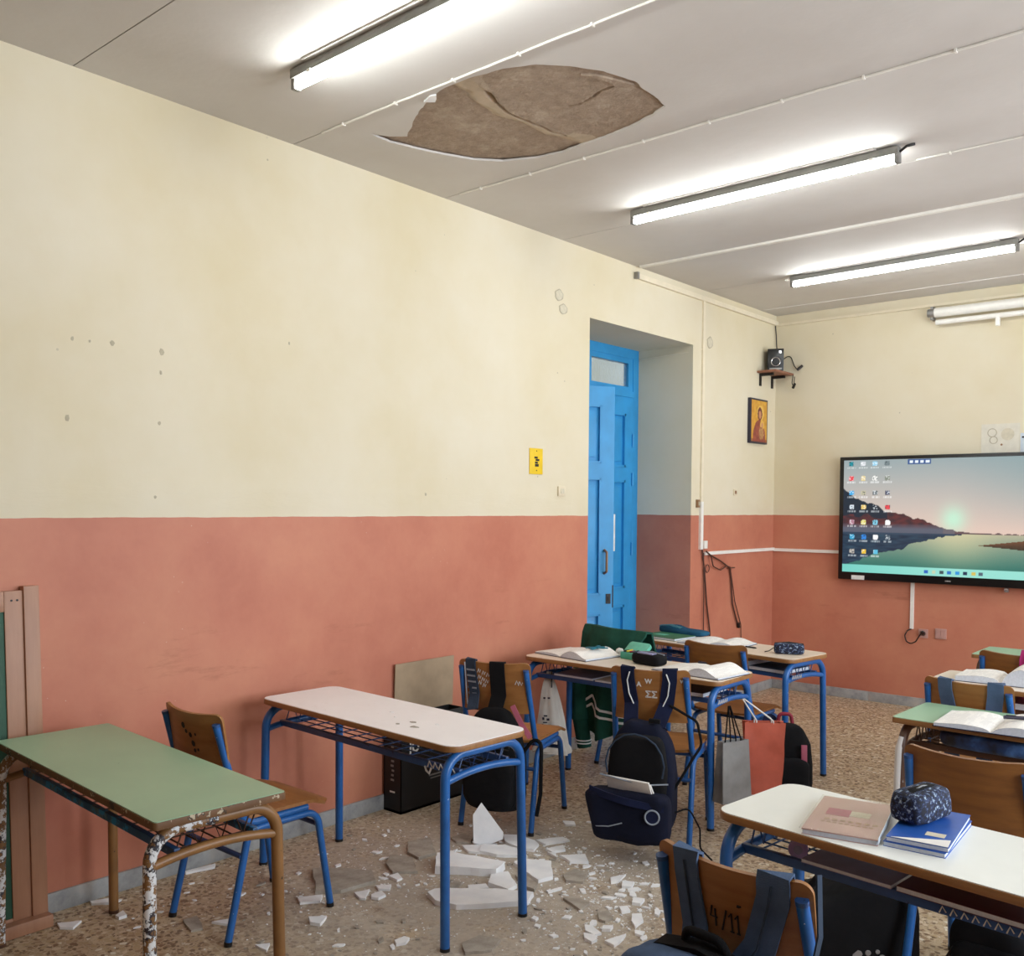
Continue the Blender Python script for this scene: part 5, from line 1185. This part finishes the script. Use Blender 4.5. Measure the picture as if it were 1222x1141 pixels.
MED = [[(0.686, 3.103), (0.751, 3.171), (0.808, 3.087), (0.762, 3.065)], [(0.888, 3.384), (0.96, 3.499), (1.013, 3.485), (0.963, 3.365)], [(1.096, 3.297), (1.174, 3.385), (1.242, 3.318), (1.177, 3.269)],
 [(1.592, 2.81), (1.615, 2.823), (1.681, 2.794), (1.67, 2.765), (1.623, 2.773)], [(1.632, 2.75), (1.67, 2.765), (1.7, 2.74), (1.698, 2.709), (1.659, 2.719)], [(1.726, 2.748), (1.752, 2.847), (1.771, 2.773), (1.772, 2.741)],
 [(1.407, 3.243), (1.436, 3.318), (1.458, 3.231), (1.441, 3.2)], [(0.709, 2.635), (0.713, 2.685), (0.765, 2.662), (0.767, 2.632)], [(0.729, 2.435), (0.75, 2.499), (0.81, 2.425), (0.789, 2.413)], [(0.798, 2.465), (0.798, 2.518), (0.845, 2.5), (0.848, 2.459), (0.819, 2.447)],
 [(0.739, 2.539), (0.78, 2.588), (0.815, 2.549), (0.776, 2.522)], [(0.694, 2.989), (0.70, 3.061), (0.737, 2.987), (0.71, 2.949)], [(1.0, 3.319), (1.03, 3.412), (1.074, 3.372), (1.045, 3.309)], [(1.033, 3.288), (1.071, 3.305), (1.105, 3.269)],
 [(0.82, 3.68), (0.868, 3.711), (0.906, 3.672), (0.867, 3.642)], [(1.405, 2.743), (1.428, 2.743), (1.436, 2.717), (1.413, 2.717)], [(1.468, 3.248), (1.512, 3.267), (1.531, 3.217), (1.497, 3.195)], [(1.596, 3.13), (1.637, 3.149), (1.65, 3.099), (1.619, 3.085)],
 [(1.599, 3.025), (1.621, 3.052), (1.654, 3.022), (1.637, 2.989)], [(1.718, 3.095), (1.74, 3.101), (1.758, 3.056), (1.738, 3.059)], [(1.652, 2.844), (1.683, 2.865), (1.691, 2.834), (1.665, 2.817)], [(1.756, 2.897), (1.791, 2.91), (1.801, 2.875), (1.774, 2.87)],
 [(0.781, 2.172), (0.826, 2.222), (0.865, 2.161), (0.826, 2.145)], [(0.03, 2.103), (0.05, 2.237), (0.08, 2.214), (0.05, 2.096)], [(0.6, 2.256), (0.655, 2.337), (0.698, 2.291), (0.653, 2.229)], [(0.545, 1.911), (0.574, 1.972), (0.61, 1.94)],
 [(0.03, 1.70), (0.061, 1.769), (0.104, 1.744), (0.059, 1.693)], [(0.232, 1.70), (0.213, 1.74), (0.262, 1.73), (0.26, 1.70)], [(0.822, 1.91), (0.851, 1.952), (0.89, 1.911)]]
occ = []
for k, (nm, mt, th, poly, lab) in enumerate(FR):
    m, c = frag_mesh(poly, th, seed=k)
    o = m.build('plaster_fragment', mt, None, (c.x, c.y, 0)); tag(o, lab, 'plaster piece', 'large pieces of fallen plaster')
    occ.append((c.x, c.y, max(math.hypot(x-c.x, y-c.y) for x, y in poly)*.8))
for k, poly in enumerate(MED):
    m, c = frag_mesh(poly, .008+.004*rnd.random(), seed=50+k)
    o = m.build('plaster_fragment', W_, None, (c.x, c.y, 0)); 
    lab = ('biscuit sized white piece among the plaster crumbs in the aisle' if c.x > 1.35 else 'biscuit sized white plaster piece on the floor round the marked chair' if c.y < 2.4 else 'biscuit sized white plaster piece between the grey slabs and the desk leg' if c.x < .9 and c.y < 2.8 else 'biscuit sized white plaster piece at the back of the broken pile')
    tag(o, lab, 'plaster piece', 'middling pieces of fallen plaster')
    occ.append((c.x, c.y, max(math.hypot(x-c.x, y-c.y) for x, y in poly)*.8))
# shard standing on edge against the black backpack
Mx = frame((.712, 3.146, 0), (.758, .652, 0), (-.652*.2, .758*.2, .98))
m = MB().prism([(.004, .012), (.057, .0), (.138, .03), (.140, .06), (.038, .192), (.0, .137)], -.006, .006)
o = m.build('plaster_fragment', W_); o.data.transform(Matrix.Translation((-.06, 0, 0))); o.matrix_world = Mx @ Matrix.Translation((.06, 0, 0))
tag(o, 'bluish white plaster shard standing on edge below the black backpack', 'plaster piece', 'large pieces of fallen plaster')
# small crumbs
protos = []
for k in range(10):
    poly = [(math.cos(i*1.05+k)*(1+.45*math.sin(i*2.3+k)), .75*math.sin(i*1.05+k)*(1+.3*math.cos(i*1.9+k))) for i in range(6)]
    m, c = frag_mesh(poly, .35, seed=k); protos.append(m)
pm = []
crumbs = 0; first = {}
def crumb(x, y, s, k, lab):
    global crumbs
    key = k % 10, (k//10) % 4 == 0
    if key not in first:
        o = protos[key[0]].build('plaster_crumb', G_ if key[1] else W_); first[key] = o
    else:
        o = first[key].copy(); COL.objects.link(o)
    o.location = (x, y, 0); o.rotation_euler = (0, 0, rnd.random()*6.28); o.scale = (s, s*(.6+.5*rnd.random()), min(s, .016))
    tag(o, ('small grey' if key[1] else 'small white')+' plaster crumb '+lab, 'plaster crumb', 'small plaster crumbs'); crumbs += 1
    occ.append((x, y, s))
def free(x, y, s): return x > .04 and all((x-a)**2+(y-b)**2 > (r_*.75+s*.8)**2 for a, b, r_ in occ)
CL = [((1.0, 3.0), .33, .30, 90, 'lying round the broken pile'), ((1.6, 2.98), .16, .22, 85, 'in the dense scatter in the aisle'), ((.62, 2.6), .28, .3, 30, 'by the grey slabs under the white desk'), ((1.2, 3.35), .25, .14, 35, 'between the pile and the navy backpack'), ((.55, 2.1), .35, .25, 20, 'under the chair with the marked backrest'), ((1.78, 2.95), .2, .3, 18, 'near the chair marked 4/11'), ((1.0, 2.4), .35, .2, 12, 'on the bare floor before the white desk'), ((.3, 1.8), .2, .2, 8, 'near the skirting by the green desk')]
k = 0
for (cx, cy_), sx, sy, n, lab in CL:
    tries = 0; got = 0
    while got < n and tries < n*12:
        tries += 1
        x, y = rnd.gauss(cx, sx), rnd.gauss(cy_, sy); s = .007+(.022 if cx > 1.5 else .016)*rnd.random()**2
        if free(x, y, s): crumb(x, y, s, k, lab); k += 1; got += 1

# fine grit nobody could count: one object
def inpoly(x, y, P_):
    cx_, cy2 = sum(p[0] for p in P_)/len(P_), sum(p[1] for p in P_)/len(P_); r_ = False
    x, y = cx_+(x-cx_)/1.12, cy2+(y-cy2)/1.12
    for (x0, y0), (x1, y1) in zip(P_, P_[1:]+P_[:1]):
        if (y0 > y) != (y1 > y) and x < (x1-x0)*(y-y0)/(y1-y0)+x0: r_ = not r_
    return r_
POLYS = [f_[3] for f_ in FR]+MED
FEET = [tuple(cw(c_, sx_*.185, sy_*.226, 0))[:2] for c_ in (cB, cC1, cC2, cE) for sx_ in (-1, 1) for sy_ in (-1, 1)]+[on(d_, sx_*.577, sy_*.2)[:2] for d_ in (dA, dB, dC, dE) for sx_ in (-1, 1) for sy_ in (-1, 1)]
m = MB(); rg = random.Random(3)
for (cx, cy_), sx, sy, n in (((1.02, 3.0), .36, .30, 1500), ((1.6, 2.98), .18, .24, 800), ((.65, 2.65), .28, .28, 450), ((1.25, 3.35), .25, .18, 450), ((.6, 2.1), .35, .25, 160)):
    for k in range(n):
        x, y = rg.gauss(cx, sx), rg.gauss(cy_, sy)
        if x < .03 or (x < .17 and 3.2 < y < 3.72) or any(inpoly(x, y, P_) for P_ in POLYS) or any((x-a_)**2+(y-b_)**2 < .026**2 for a_, b_ in FEET): continue
        s_ = .0016+.0045*rg.random()**2; a = rg.random()*6.28
        v = [(x+s_*(.7+.6*rg.random())*math.cos(a+i*2.09), y+s_*(.7+.6*rg.random())*math.sin(a+i*2.09), .0002) for i in range(3)]+[(x, y, s_*.6)]
        m.add(v, [(0, 1, 3), (1, 2, 3), (2, 0, 3), (2, 1, 0)])
o = m.build('plaster_grit', W_); tag(o, 'fine white plaster grit strewn over the terrazzo round the broken pile', 'plaster grit'); o['kind'] = 'stuff'
